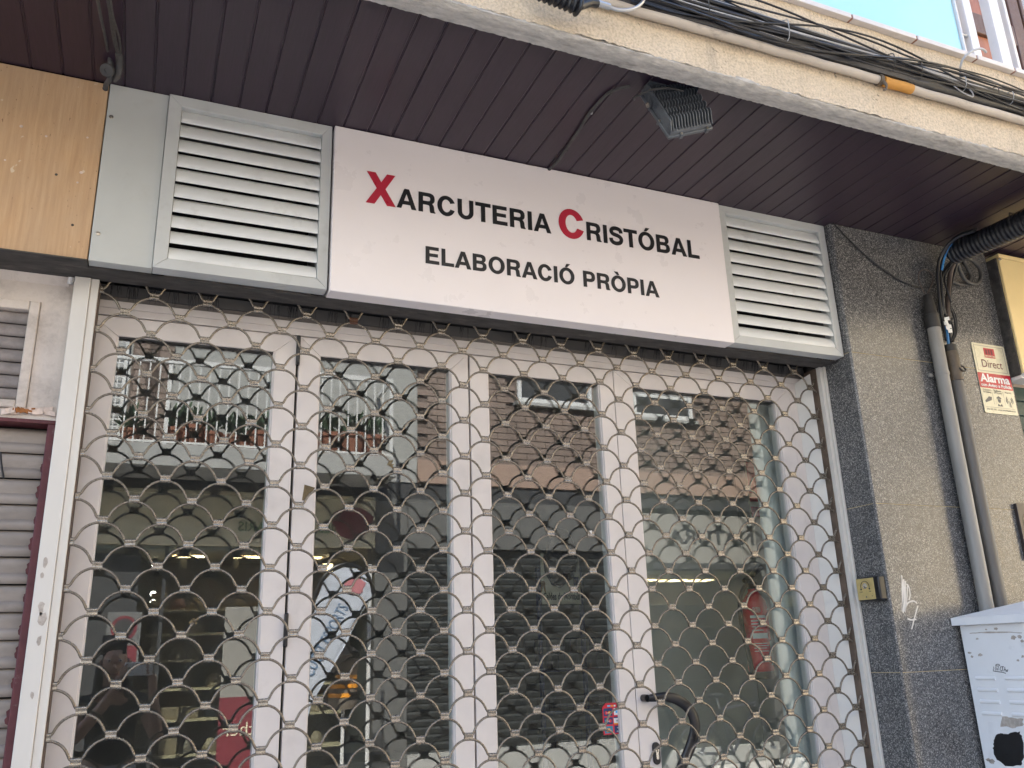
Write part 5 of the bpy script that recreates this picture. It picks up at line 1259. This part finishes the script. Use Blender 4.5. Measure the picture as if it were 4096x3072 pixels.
# downpipe-like cable lines and a small ledge pipe on the bricks
# ground floor piers, fascia boards
MB().box(-9, XE, FY - .5, FY + .005, Z + 1.93, bb_ - .002).build('shop_lintel', 'far_dark', ob, smooth=0)
for x0, x1, m_ in ((2.66, 3.07, 'far_column'), (6.28, 6.5, 'far_column'), (-2.5, -2.1, 'far_column'), (8.45, XE, 'far_column'), (-9, -6, 'far_column')):
    MB().box(x0, x1, FY - 1.6, FY + .012, .0, Z + 1.929).build('pier', m_, ob, smooth=0)
# shop A: sports shop with lit shelves
sa = thing('sports_shop', (1, FY, 0), 'lit sports shop with cream fascia mirrored in the first two panes', 'shop')
MB().box(-2.09, 2.65, FY - .05, FY + .04, Z + 1.30, Z + 1.928).build('fascia', 'far_board_cream', sa, bevel=.01)
text('PARIS', .16, 'far_green', sa, (1.22, FY + .0415, Z + 1.47), (-1, 0, 0), (0, 0, 1), .002, bold=.01)
text('SANÉS', .16, 'far_green', sa, (2.18, FY + .0415, Z + 1.47), (-1, 0, 0), (0, 0, 1), .002, bold=.01)
MB().prism([(2.36 + .25 * math.cos(R(t)) * (1 + .15 * math.sin(3 * R(t))), Z + 1.60 + .2 * math.sin(R(t))) for t in range(0, 360, 24)], lambda a, b, d: (a, d, b), FY + .0402, FY + .044).build('logo_blob', 'far_maroon', sa, smooth=0)
MB().box(-2.09, 2.65, FY - 1.59, FY - 1.5, .01, Z + 1.299).build('back_wall', 'shop_back', sa, smooth=0)
MB().box(-2.09, 2.65, FY - 1.49, FY - .06, .005, .05).build('floor', 'shop_back', sa, smooth=0)
MB().box(-2.09, 2.65, FY - 1.49, FY - .06, Z + 1.26, Z + 1.298).build('ceiling', 'shop_shelf', sa, smooth=0)
for zr in (-1.0, -.62, -.28, .04, .34, .62):
    MB().box(.15, 2.5, FY - 1.15, FY - .82, Z + zr, Z + zr + .03).build('shelf', 'shop_shelf', sa, smooth=0)
    for k in range(9):
        x = .25 + k * .24 + rnd.uniform(-.03, .03)
        if rnd.random() < .25: continue
        mm = rnd.choice(['shoe_dark', 'shoe_dark', 'far_maroon', 'merch_tan', 'merch_tan', 'shop_back', 'merch_tan', 'terracotta'])
        MB().lathe((x, FY - .95, Z + zr + .031), (0, 0, 1), [(.09, 0), (.095, .06), (.07, .12), (.03, .15)], 10).build('merchandise', mm, sa) if rnd.random() < .5 else MB().box(x - .1, x + .1, FY - 1.1, FY - .88, Z + zr + .031, Z + zr + .031 + rnd.uniform(.1, .2)).build('merchandise_box', mm, sa, bevel=.008)
for x, zz in ((.18, 1.17), (.19, .83), (.20, .74)):
    MB().lathe((x, FY - .9, Z + zz), (0, .9, -.4), [(.035, 0), (.032, .012)], 14).build('spot_lamp', 'spot_lamp', sa)
    MB().tube([(x, FY - .9, Z + zz + .01), (x, FY - .92, Z + zz + .08), (x, FY - .95, Z + 1.26)], .012, 8).build('lamp_stem', 'far_dark', sa)
for x in (.5, 1.1, 1.7): MB().lathe((x, FY - .8, Z + 1.12), (0, 0, 1), [(.045, 0), (.045, .14)], 14).build('ceiling_spot', 'far_dark', sa)
MB().box(2.2, 2.32, FY - .9, FY - .85, Z + 1.1, Z + 1.2).build('warm_lamp', 'warm_lamp', sa, smooth=0)
for x in (.55, 1.25, 1.95): MB().box(x - .18, x + .18, FY - .75, FY - .6, Z + 1.245, Z + 1.2585).build('warm_lamp', 'warm_lamp', sa, smooth=0)
for x0, x1 in ((-2.05, -.02), (.0, 2.6)):
    MB().box(x0 + .02, x1 - .02, FY - .035, FY - .03, .1, Z + 1.295).build('shop_window', 'far_glass', sa, smooth=0)
for x in (-.03, .28, 2.6): MB().box(x - .02, x + .02, FY - .05, FY - .02, .02, Z + 1.296).build('window_bar', 'far_dark', sa, smooth=0)
MB().box(.95, 1.75, FY - .029, FY - .026, .12, Z + .62).build('window_poster', 'far_board', sa, smooth=0)
MB().box(.95, 1.75, FY - .0255, FY - .023, .12, Z - .35).build('poster_red', 'far_maroon', sa, smooth=0)
text('together', .2, 'far_board_cream', sa, (1.35, FY - .02, Z - .75), (-1, 0, 0), (0, 0, 1), .001)
sgn = mir(250 + 600 * .4069, 2450 + 180 * .4069, 7.9)
np_ = thing('parking_sign', (sgn.x, FY + .05, sgn.z - .3), 'no parking plate on the dark door mirrored above the photographer', 'sign')
MB().box(sgn.x - .17, sgn.x + .17, FY + .008, FY + .014, sgn.z - .36, sgn.z + .2).build('plate', 'dim_plate', np_, smooth=0)
MB().lathe((sgn.x, FY + .0141, sgn.z + .03), (0, 1, 0), [(.13, 0), (.13, .002)], 24).build('red_ring', 'far_maroon', np_, smooth=0)
MB().lathe((sgn.x, FY + .0162, sgn.z + .03), (0, 1, 0), [(.10, 0), (.10, .001)], 24).build('blue_disc', 'far_dark', np_, smooth=0)
MB().box(sgn.x - .15, sgn.x + .15, FY + .0142, FY + .016, sgn.z - .33, sgn.z - .15).build('red_text_field', 'far_maroon', np_, smooth=0)
dd = MB().box(-2.05, .02, FY - .02, FY + .007, .02, Z + 1.2); dd.build('dark_door', 'far_dark', sa, smooth=0)
# shop B: closed dark roller shutter
sb = thing('dark_shutter', (4.6, FY, 0), 'closed dark roller shutter across the street, mirrored in the middle panes', 'roller shutter')
zz = .1
while zz < Z + 1.30:
    MB().prism([(0, 0), (.012, .015), (.012, .06), (0, .085)], lambda a, b, d: (d, FY - .06 + a, zz + b), 3.08, 6.27).build('slat', 'far_shutter', sb, smooth=0); zz += .087
MB().box(3.08, 6.27, FY - .2, FY + .01, Z + 1.31, Z + 1.925).build('head_board', 'far_column', sb, smooth=0)
MB().box(3.08, 6.27, FY - .2, FY - .0, .01, .42).build('sill', 'far_slab', sb, smooth=0)
# shop C: NATURA
scn = thing('natura_shop', (7.5, FY, 0), 'grey fascia lettered Natura across the street, mirrored in the last pane', 'shop')
MB().box(6.51, 8.44, FY - .05, FY + .03, Z + 1.14, Z + 1.85).build('fascia', 'far_board', scn, bevel=.01)
MB().box(6.51, 8.44, FY - .05, FY + .2, Z + 1.06, Z + 1.139).build('awning_box', 'far_dark', scn, smooth=0)
text('NATURA', .27, 'far_dark', scn, (7.66, FY + .032, Z + 1.44), (-1, 0, 0), (0, 0, 1), .004, bold=.02, width=1.5)
MB().box(6.51, 8.44, FY - 1.59, FY - 1.5, .01, Z + 1.059).build('back_wall', 'shop_back', scn, smooth=0)
MB().box(6.51, 8.44, FY - 1.49, FY - .06, Z + 1.0, Z + 1.058).build('ceiling', 'far_board_cream', scn, smooth=0)
for x in (6.8, 7.3, 7.8): MB().box(x, x + .36, FY - 1.0, FY - .7, Z + .985, Z + .998).build('warm_lamp', 'warm_lamp', scn, smooth=0)
for zr in (-.9, -.5, -.1, .3, .65): MB().box(6.6, 8.4, FY - 1.45, FY - 1.2, Z + zr, Z + zr + .03).build('shelf', 'far_column', scn, smooth=0)
MB().box(6.53, 8.42, FY - .035, FY - .03, .1, Z + 1.056).build('shop_window', 'far_glass', scn, smooth=0)
MB().box(6.51, 8.44, FY - .06, FY + .02, .005, .22).build('sill', 'far_slab', scn, smooth=0)
# balcony with white railing and flower pots
bl = thing('railed_balcony', (0, FY + .4, bb_), 'white railed balcony with flower pots across the street, mirrored in the first panes', 'balcony')
BF = 2 * GLASS_Y - VB
zz0 = mir(1000, 1775, VB).z; zt_ = mir(900, 1465, VB).z; xE = mir(1572, 1600, VB).x
sb0 = mir(800, 1875, VB).z
MB().box(-6, xE + .03, FY + .031, BF + .06, sb0, zz0 - .07).build('slab', 'far_slab', bl, bevel=.01)
MB().box(-6, xE, BF - .02, BF + .02, zt_ - .03, zt_ + .03).build('top_rail', 'far_white', bl, bevel=.005)
MB().box(-6, xE, BF - .012, BF + .012, zz0 - .05, zz0 - .025).build('bottom_rail', 'far_white', bl, smooth=0)
x = xE - .02; k = 0; b0 = None
while x > -3.5:
    w = .022 if k % 12 == 0 else .0075
    MB().box(x - w, x + w, BF - .01, BF + .01, zz0 - .069, zt_ - .0305).build('baluster', 'far_white', bl, smooth=0); x -= .105; k += 1
MB().box(xE - .04, xE, FY + .031, BF - .021, zt_ - .03, zt_ + .03).build('top_rail', 'far_white', bl, smooth=0)
def pot(x, y, z, r, h, pl, label):
    t = thing('flower_pot', (x, y, z), label, 'flower pot', 'flower pots on the balcony across the street')
    MB().lathe((x, y, z), (0, 0, 1), [(r * .72, 0), (r, h * .8), (r * 1.1, h * .82), (r * 1.1, h)], 14).build('pot', 'terracotta', t)
    mb = MB()
    for i in range(pl):
        a = rnd.uniform(0, 6.28); el = rnd.uniform(.3, 1.3); L = rnd.uniform(.06, .20); b = Vector((x + rnd.uniform(-r, r) * .6, y + rnd.uniform(-r, r) * .6, z + h + rnd.uniform(0, .16)))
        d = Vector((math.cos(a) * math.cos(el), math.sin(a) * math.cos(el), math.sin(el))); u = d.orthogonal().normalized() * L * .14
        mb.add([b, b + d * L * .5 + u, b + d * L, b + d * L * .5 - u], [(0, 1, 2, 3)])
    mb.build('foliage', 'leaf_green', t, smooth=0)
for i, (px_, py_2, r) in enumerate(((520, 1745, .10), (690, 1765, .12), (770, 1750, .14), (850, 1765, .11), (930, 1770, .10), (975, 1775, .10), (1040, 1780, .13), (1330, 1795, .15), (1420, 1805, .16), (1505, 1812, .15))):
    q = mir(px_, py_2, VB); pot(q.x, BF - .18, zz0 - .0695, r, r * 1.9, 60 if i not in (0,) else 90, 'terracotta pot with a small green plant behind the white balcony railing')
# plain house ending the row, then an added house that bounces warm sunlight
o2 = thing('corner_building', (9.3, FY, 0), 'plain rendered house next to the brick building across the street', 'building')
MB().box(XE + .01, 9.8, FY - 6, FY - .05, 0, Z + 6.0).build('wall', 'far_plaster', o2, smooth=0)
o3 = thing('ochre_bounce_house', (11.0, -4.5, 0), 'unseen ochre house added to bounce warm sunlight onto the granite', 'building')
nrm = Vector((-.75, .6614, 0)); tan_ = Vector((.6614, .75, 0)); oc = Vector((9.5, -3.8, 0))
MB().hexa([oc - tan_ * 2.3 - nrm * 4, oc + tan_ * 2.3 - nrm * 4, oc + tan_ * 2.3, oc - tan_ * 2.3], [p + Vector((0, 0, 8.6)) for p in (oc - tan_ * 2.3 - nrm * 4, oc + tan_ * 2.3 - nrm * 4, oc + tan_ * 2.3, oc - tan_ * 2.3)]).build('wall', 'bounce_ochre', o3, smooth=0)
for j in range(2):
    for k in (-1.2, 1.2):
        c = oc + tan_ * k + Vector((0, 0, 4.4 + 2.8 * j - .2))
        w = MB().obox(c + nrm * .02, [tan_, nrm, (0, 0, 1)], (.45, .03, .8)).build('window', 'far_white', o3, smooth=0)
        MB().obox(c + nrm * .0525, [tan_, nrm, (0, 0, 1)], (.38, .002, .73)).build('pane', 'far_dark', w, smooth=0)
# feather flag on the far pavement
FDv = 6.7; fy = 2 * GLASS_Y - FDv
c8 = lambda x, y: (1150 + x * .36162, 2000 + y * .36162)
ol = [mir(*c8(*q), FDv) for q in ((330, 1659), (230, 1500), (255, 1300), (330, 1080), (400, 900), (490, 800), (620, 745), (760, 760), (850, 820), (905, 930), (930, 1060), (820, 1250), (730, 1420), (640, 1600))]
fb = mir(*c8(330, 1659), FDv)
ol = [Vector((fb.x - .42, fy, .35)), Vector((fb.x - .12, fy, .35))][::-1] and [mir(*c8(640, 1600), FDv) + Vector((-.32, 0, -.55)), Vector((fb.x - .22, fy, .45))] + ol[1:]
ff = thing('feather_flag', (fb.x - .3, fy, 0), 'pale blue feather banner of a sports shop mirrored in the second pane', 'banner')
MB().prism([(p.x, p.z) for p in ol], lambda a, b, d: (a, d + .012 * math.sin(9 * b), b), fy, fy + .003).build('cloth', 'flag_white', ff, smooth=0)
pole = [Vector((fb.x - .24, fy, .02)), ol[2] + Vector((-.02, 0, 0)), ol[3] + Vector((-.02, 0, 0)), ol[5] + Vector((-.02, 0, .02)), ol[7] + Vector((0, 0, .03)), ol[9] + Vector((.02, 0, .02)), ol[11] + Vector((.02, 0, 0))]
MB().tube(catmull(pole), .018, 8).build('pole', 'hinge_black', ff)
MB().lathe((fb.x - .24, fy, .0), (0, 0, 1), [(.16, 0), (.15, .04), (.03, .06)], 16).build('base', 'hinge_black', ff)
ta_, tb2 = mir(*c8(330, 1640), FDv), mir(*c8(590, 1150), FDv)
dx_ = (tb2 - ta_).normalized()
text("CUQIT ESPORTS", .17, 'flag_ink', ff, (ta_ + tb2) / 2 + Vector((.02, .006, -.16)), dx_, (-dx_.z, 0, dx_.x), .001, width=(tb2 - ta_).length * 1.55)
pc = mir(*c8(740, 950), FDv); MB().prism([(pc.x + .09 * math.cos(R(t)) * (1.2 + .2 * math.sin(5 * R(t))), pc.z + .09 * math.sin(R(t))) for t in range(0, 360, 20)], lambda a, b, d: (a, d, b), fy + .016, fy + .018).build('emblem', 'flag_pink', ff, smooth=0)
pq = thing('banner_pole', (mir(*c8(905, 1300), 7.0).x, 2 * GLASS_Y - 7.0, 0), 'white pole in front of the sports shop mirrored in the second pane', 'pole')
xq, yq = mir(*c8(905, 1300), 7.0).x, 2 * GLASS_Y - 7.0
MB().tube([(xq, yq, .0), (xq, yq, Z + 1.0)], .022, 10).build('shaft', 'far_white', pq); MB().lathe((xq, yq, 0), (0, 0, 1), [(.09, 0), (.08, .03), (.025, .05)], 14).build('foot', 'far_dark', pq)
# mannequin bust in striped top behind the flag
mx, my = mir(1375, 2720, 7.1).x, 2 * GLASS_Y - 7.1
mn = thing('mannequin', (mx, my, 0), 'headless display mannequin in a yellow striped top mirrored beside the banner', 'mannequin')
mz = mir(1375, 2590, 7.1).z
MB().lathe((mx, my, mz - .62), (0, 0, 1), [(.13, 0), (.16, .10), (.13, .28), (.15, .42), (.19, .54), (.10, .62), (.055, .64), (.05, .74)], 16).build('torso', 'shop_back', mn, smooth=50)
for k in range(4): MB().lathe((mx, my, mz - .5 + k * .09), (0, 0, 1), [(.162 - .01 * k, 0), (.16 - .01 * k, .04)], 16).build('stripe', 'card_orange', mn, smooth=50)
MB().tube([(mx, my, .05), (mx, my, mz - .6)], .02, 8).build('stand', 'far_white', mn); MB().lathe((mx, my, 0), (0, 0, 1), [(.16, 0), (.15, .02)], 18).build('base', 'far_dark', mn)
# bicycle leaning by the far kerb
bx0 = mir(2790, 2850, 6.6); byy = 2 * GLASS_Y - 6.6
bk_ = thing('bicycle', (bx0.x + .5, byy, 0), 'parked city bicycle mirrored low in the last pane', 'bicycle')
def ring(c, R0, r, n=36): return [Vector((c[0] + R0 * math.cos(2 * math.pi * i / n), c[1], c[2] + R0 * math.sin(2 * math.pi * i / n))) for i in range(n + 1)]
w1, w2 = (bx0.x, byy, .335), (bx0.x + 1.05, byy, .335)
for w in (w1, w2):
    wh = MB().tube(ring(w, .315, .018), .018, 8, cap=False).build('wheel', 'tyre', bk_)
    s_ = MB()
    for i in range(12): s_.tube([w, (w[0] + .3 * math.cos(i * .5236), byy, w[2] + .3 * math.sin(i * .5236))], .002, 4)
    s_.build('spokes', 'steel_galv', wh); MB().tube([(w[0], byy - .05, w[2]), (w[0], byy + .05, w[2])], .02, 10).build('hub', 'steel_galv', wh)
fr = MB(); A_, B_, C_, S_ = Vector(w1), Vector((bx0.x + .45, byy, .30)), Vector((bx0.x + .85, byy, .85)), Vector((bx0.x + .32, byy, .80))
for p_, q_ in ((A_, B_), (A_, S_), (B_, S_), (B_, C_), (S_, C_), (C_, Vector(w2))): fr.tube([p_, q_], .016, 8)
fr.build('frame', 'bike_frame', bk_)
MB().tube([S_, S_ + Vector((-.03, 0, .14))], .013, 8).build('seat_post', 'steel_galv', bk_)
MB().lathe(S_ + Vector((-.05, 0, .13)), (0, 0, 1), [(.10, 0), (.12, .03), (.08, .05)], 14).build('saddle', 'tyre', bk_)
MB().tube(catmull([C_ + Vector((.0, -.28, .18)), C_ + Vector((.05, -.1, .2)), C_ + Vector((.03, 0, .17)), C_ + Vector((.05, .1, .2)), C_ + Vector((.0, .28, .18))]), .012, 8).build('handlebar', 'bike_frame', bk_)
MB().tube([C_, C_ + Vector((.03, 0, .17))], .014, 8).build('stem', 'bike_frame', bk_)

# ------------------------------------------------------------------ the photographer (seen in the glass), phone at the lens
def skin(name, chains, m_, parent, sub=2):
    bm = bmesh.new(); lay = bm.verts.layers.skin.verify(); root = True; cache = {}
    for ch in chains:
        prev = None
        for (p, r) in ch:
            key = tuple(round(c, 4) for c in p)
            v = cache.get(key)
            if v is None:
                v = bm.verts.new(p); cache[key] = v
                rx, ry2 = r if isinstance(r, tuple) else (r, r)
                v[lay].radius = (rx, ry2); v[lay].use_root = root; root = False
            if prev is not None and bm.edges.get((prev, v)) is None: bm.edges.new((prev, v))
            prev = v
    me = bpy.data.meshes.new(name); bm.to_mesh(me); bm.free()
    o = bpy.data.objects.new(name, me); col.objects.link(o)
    o.modifiers.new('skin', 'SKIN').use_smooth_shade = True
    s = o.modifiers.new('sub', 'SUBSURF'); s.levels = sub; s.render_levels = sub
    dg = bpy.context.evaluated_depsgraph_get(); n = bpy.data.meshes.new_from_object(o.evaluated_get(dg)); bpy.data.objects.remove(o)
    n.name = name; n.materials.clear(); n.materials.append(MATS[m_]); n.polygons.foreach_set('use_smooth', [True] * len(n.polygons))
    r = bpy.data.objects.new(name, n); col.objects.link(r)
    if parent is not None: join(r, parent)
    return r
hx, hy = -.075, -2.66                        # head
per = thing('person', (-.06, -2.80, 0), 'person in a black top and striped skirt raising a white phone, mirrored in the glass', 'person')
pel = (-.06, -2.80, .90)
body = [
 [(pel, (.15, .11)), ((-.06, -2.81, 1.06), (.125, .095)), ((-.065, -2.81, 1.22), (.145, .10)), ((-.07, -2.80, 1.31), (.13, .085)), ((-.072, -2.77, 1.375), (.052, .052)), ((-.074, -2.72, 1.43), (.05, .05)), ((hx, hy - .03, 1.485), (.072, .085)), ((hx, hy - .03, 1.56), (.073, .088)), ((hx, hy - .035, 1.615), (.045, .055))],
 [((-.07, -2.80, 1.31), .12), ((-.235, -2.80, 1.30), .055), ((-.28, -2.70, 1.16), .046), ((-.25, -2.58, 1.13), .041), ((-.12, -2.545, 1.29), .032), ((-.055, -2.535, 1.395), .024), ((-.045, -2.535, 1.43), .026), ((-.04, -2.535, 1.46), .024)],
 [((-.07, -2.80, 1.31), .12), ((.095, -2.80, 1.30), .055), ((.17, -2.71, 1.15), .046), ((.175, -2.58, 1.13), .041), ((.15, -2.54, 1.29), .032), ((.135, -2.535, 1.395), .024), ((.13, -2.535, 1.43), .026), ((.125, -2.535, 1.465), .024)],
 [(pel, .13), ((-.145, -2.80, .84), .095), ((-.15, -2.79, .50), .062), ((-.15, -2.81, .26), .052), ((-.15, -2.82, .09), .04), ((-.15, -2.73, .045), .035), ((-.15, -2.67, .04), .03)],
 [(pel, .13), ((.025, -2.80, .84), .095), ((.03, -2.79, .50), .062), ((.03, -2.81, .26), .052), ((.03, -2.82, .09), .04), ((.03, -2.73, .045), .035), ((.03, -2.67, .04), .03)],
]
skin('body', body, 'skin', per)
fing = []
for s, bx_, sg_ in ((-1, -.04, 1), (1, .125, -1)):
    for k, (dz, L) in enumerate(((.045, .95), (.030, 1.0), (.012, .95), (-.004, .8))):
        b = (bx_ + s * .004 + .0, -2.535, 1.455 + dz * .55)
        fing.append([(b, .0095), ((bx_ + sg_ * .02 * L, -2.518, 1.468 + dz * .8), .0082), ((bx_ + sg_ * .034 * L, -2.504, 1.475 + dz * .9), .0072)])
    fing.append([((bx_ - sg_ * .004, -2.54, 1.435), .0105), ((bx_ + sg_ * .018, -2.532, 1.452), .009), ((bx_ + sg_ * .034, -2.526, 1.463), .008)])
for f in fing: skin('finger', [f], 'skin', per, 1)
tops = [[((-.06, -2.80, .93), (.158, .118)), ((-.06, -2.81, 1.06), (.138, .108)), ((-.065, -2.81, 1.22), (.157, .112)), ((-.07, -2.80, 1.315), (.138, .095)), ((-.072, -2.785, 1.35), (.075, .07))],
        [((-.07, -2.80, 1.315), .12), ((-.232, -2.80, 1.30), .066), ((-.262, -2.745, 1.22), .060)], [((-.07, -2.80, 1.315), .12), ((.092, -2.80, 1.30), .066), ((.138, -2.75, 1.22), .060)]]
skin('black_top', tops, 'top_black', per)
sk_ = MB(); n = 40
prof = [(.14, .98), (.17, .88), (.20, .70), (.23, .48)]
for r, z in prof:
    for i in range(n):
        a = 2 * math.pi * i / n; rr_ = r * (1 + .03 * math.sin(9 * a)); sk_.v.append(Vector((-.06 + rr_ * math.cos(a), -2.80 + rr_ * .75 * math.sin(a), z)))
for j in range(3):
    for i in range(n): sk_.f.append((j * n + i, j * n + (i + 1) % n, (j + 1) * n + (i + 1) % n, (j + 1) * n + i))
sk_.build('skirt', 'skirt_stripe', per, smooth=60)
hair = [[((hx, hy - .07, 1.60), (.07, .06)), ((hx, hy - .10, 1.54), (.085, .06)), ((hx, hy - .115, 1.44), (.09, .05)), ((hx, hy - .135, 1.32), (.085, .035)), ((hx, hy - .14, 1.22), (.06, .025))],
        [((hx, hy - .07, 1.60), .06), ((hx - .01, hy - .02, 1.627), (.06, .05)), ((hx - .035, hy + .02, 1.60), (.04, .03))],
        [((hx, hy - .10, 1.54), .06), ((hx - .072, hy - .045, 1.52), .028), ((hx - .08, hy - .05, 1.42), .026), ((hx - .085, hy - .06, 1.33), .022)],
        [((hx, hy - .10, 1.54), .06), ((hx + .072, hy - .045, 1.52), .028), ((hx + .08, hy - .05, 1.42), .026), ((hx + .085, hy - .06, 1.33), .022)]]
skin('hair', hair, 'hair', per)
fc_ = MB().lathe((hx, hy + .052, 1.505), (0, 1, -.25), [(.014, -.012), (.012, .006), (.006, .016)], 10); fc_.build('nose', 'skin', per)
for s in (-1, 1):
    e = MB().lathe((hx + s * .03, hy + .045, 1.54), (0, 1, 0), [(.010, 0), (.008, .006), (.003, .009)], 10).build('eye', 'far_white', per); MB().lathe((hx + s * .03, hy + .0535, 1.54), (0, 1, 0), [(.005, 0), (.003, .002)], 8).build('iris', 'hair', e)
    MB().lathe((hx + s * .078, hy - .03, 1.53), (s, 0, 0), [(.022, -.006), (.02, .003), (.012, .006)], 10).build('ear', 'skin', per)
MB().tube(catmull([(hx - .022, hy + .047, 1.468), (hx, hy + .054, 1.466), (hx + .022, hy + .047, 1.468)]), .0045, 6).build('mouth', 'far_maroon', per)
ph = thing('phone', (.05, -2.513, 1.46), 'white phone held level in both hands, mirrored in the first pane', 'phone')
MB().box(-.022, .126, -2.5175, -2.5095, 1.455, 1.528).build('case', 'phone_white', ph, bevel=.004, seg=3)
MB().box(-.018, .012, -2.5094, -2.5078, 1.488, 1.524).build('camera_plate', 'phone_white', ph, bevel=.002)
for x, z in ((-.010, 1.515), (.003, 1.497), (-.010, 1.495)): MB().lathe((x, -2.5077, z), (0, 1, 0), [(.006, 0), (.006, .0012), (.0045, .0016)], 14).build('lens_ring', 'far_dark', ph)
flush_texts()
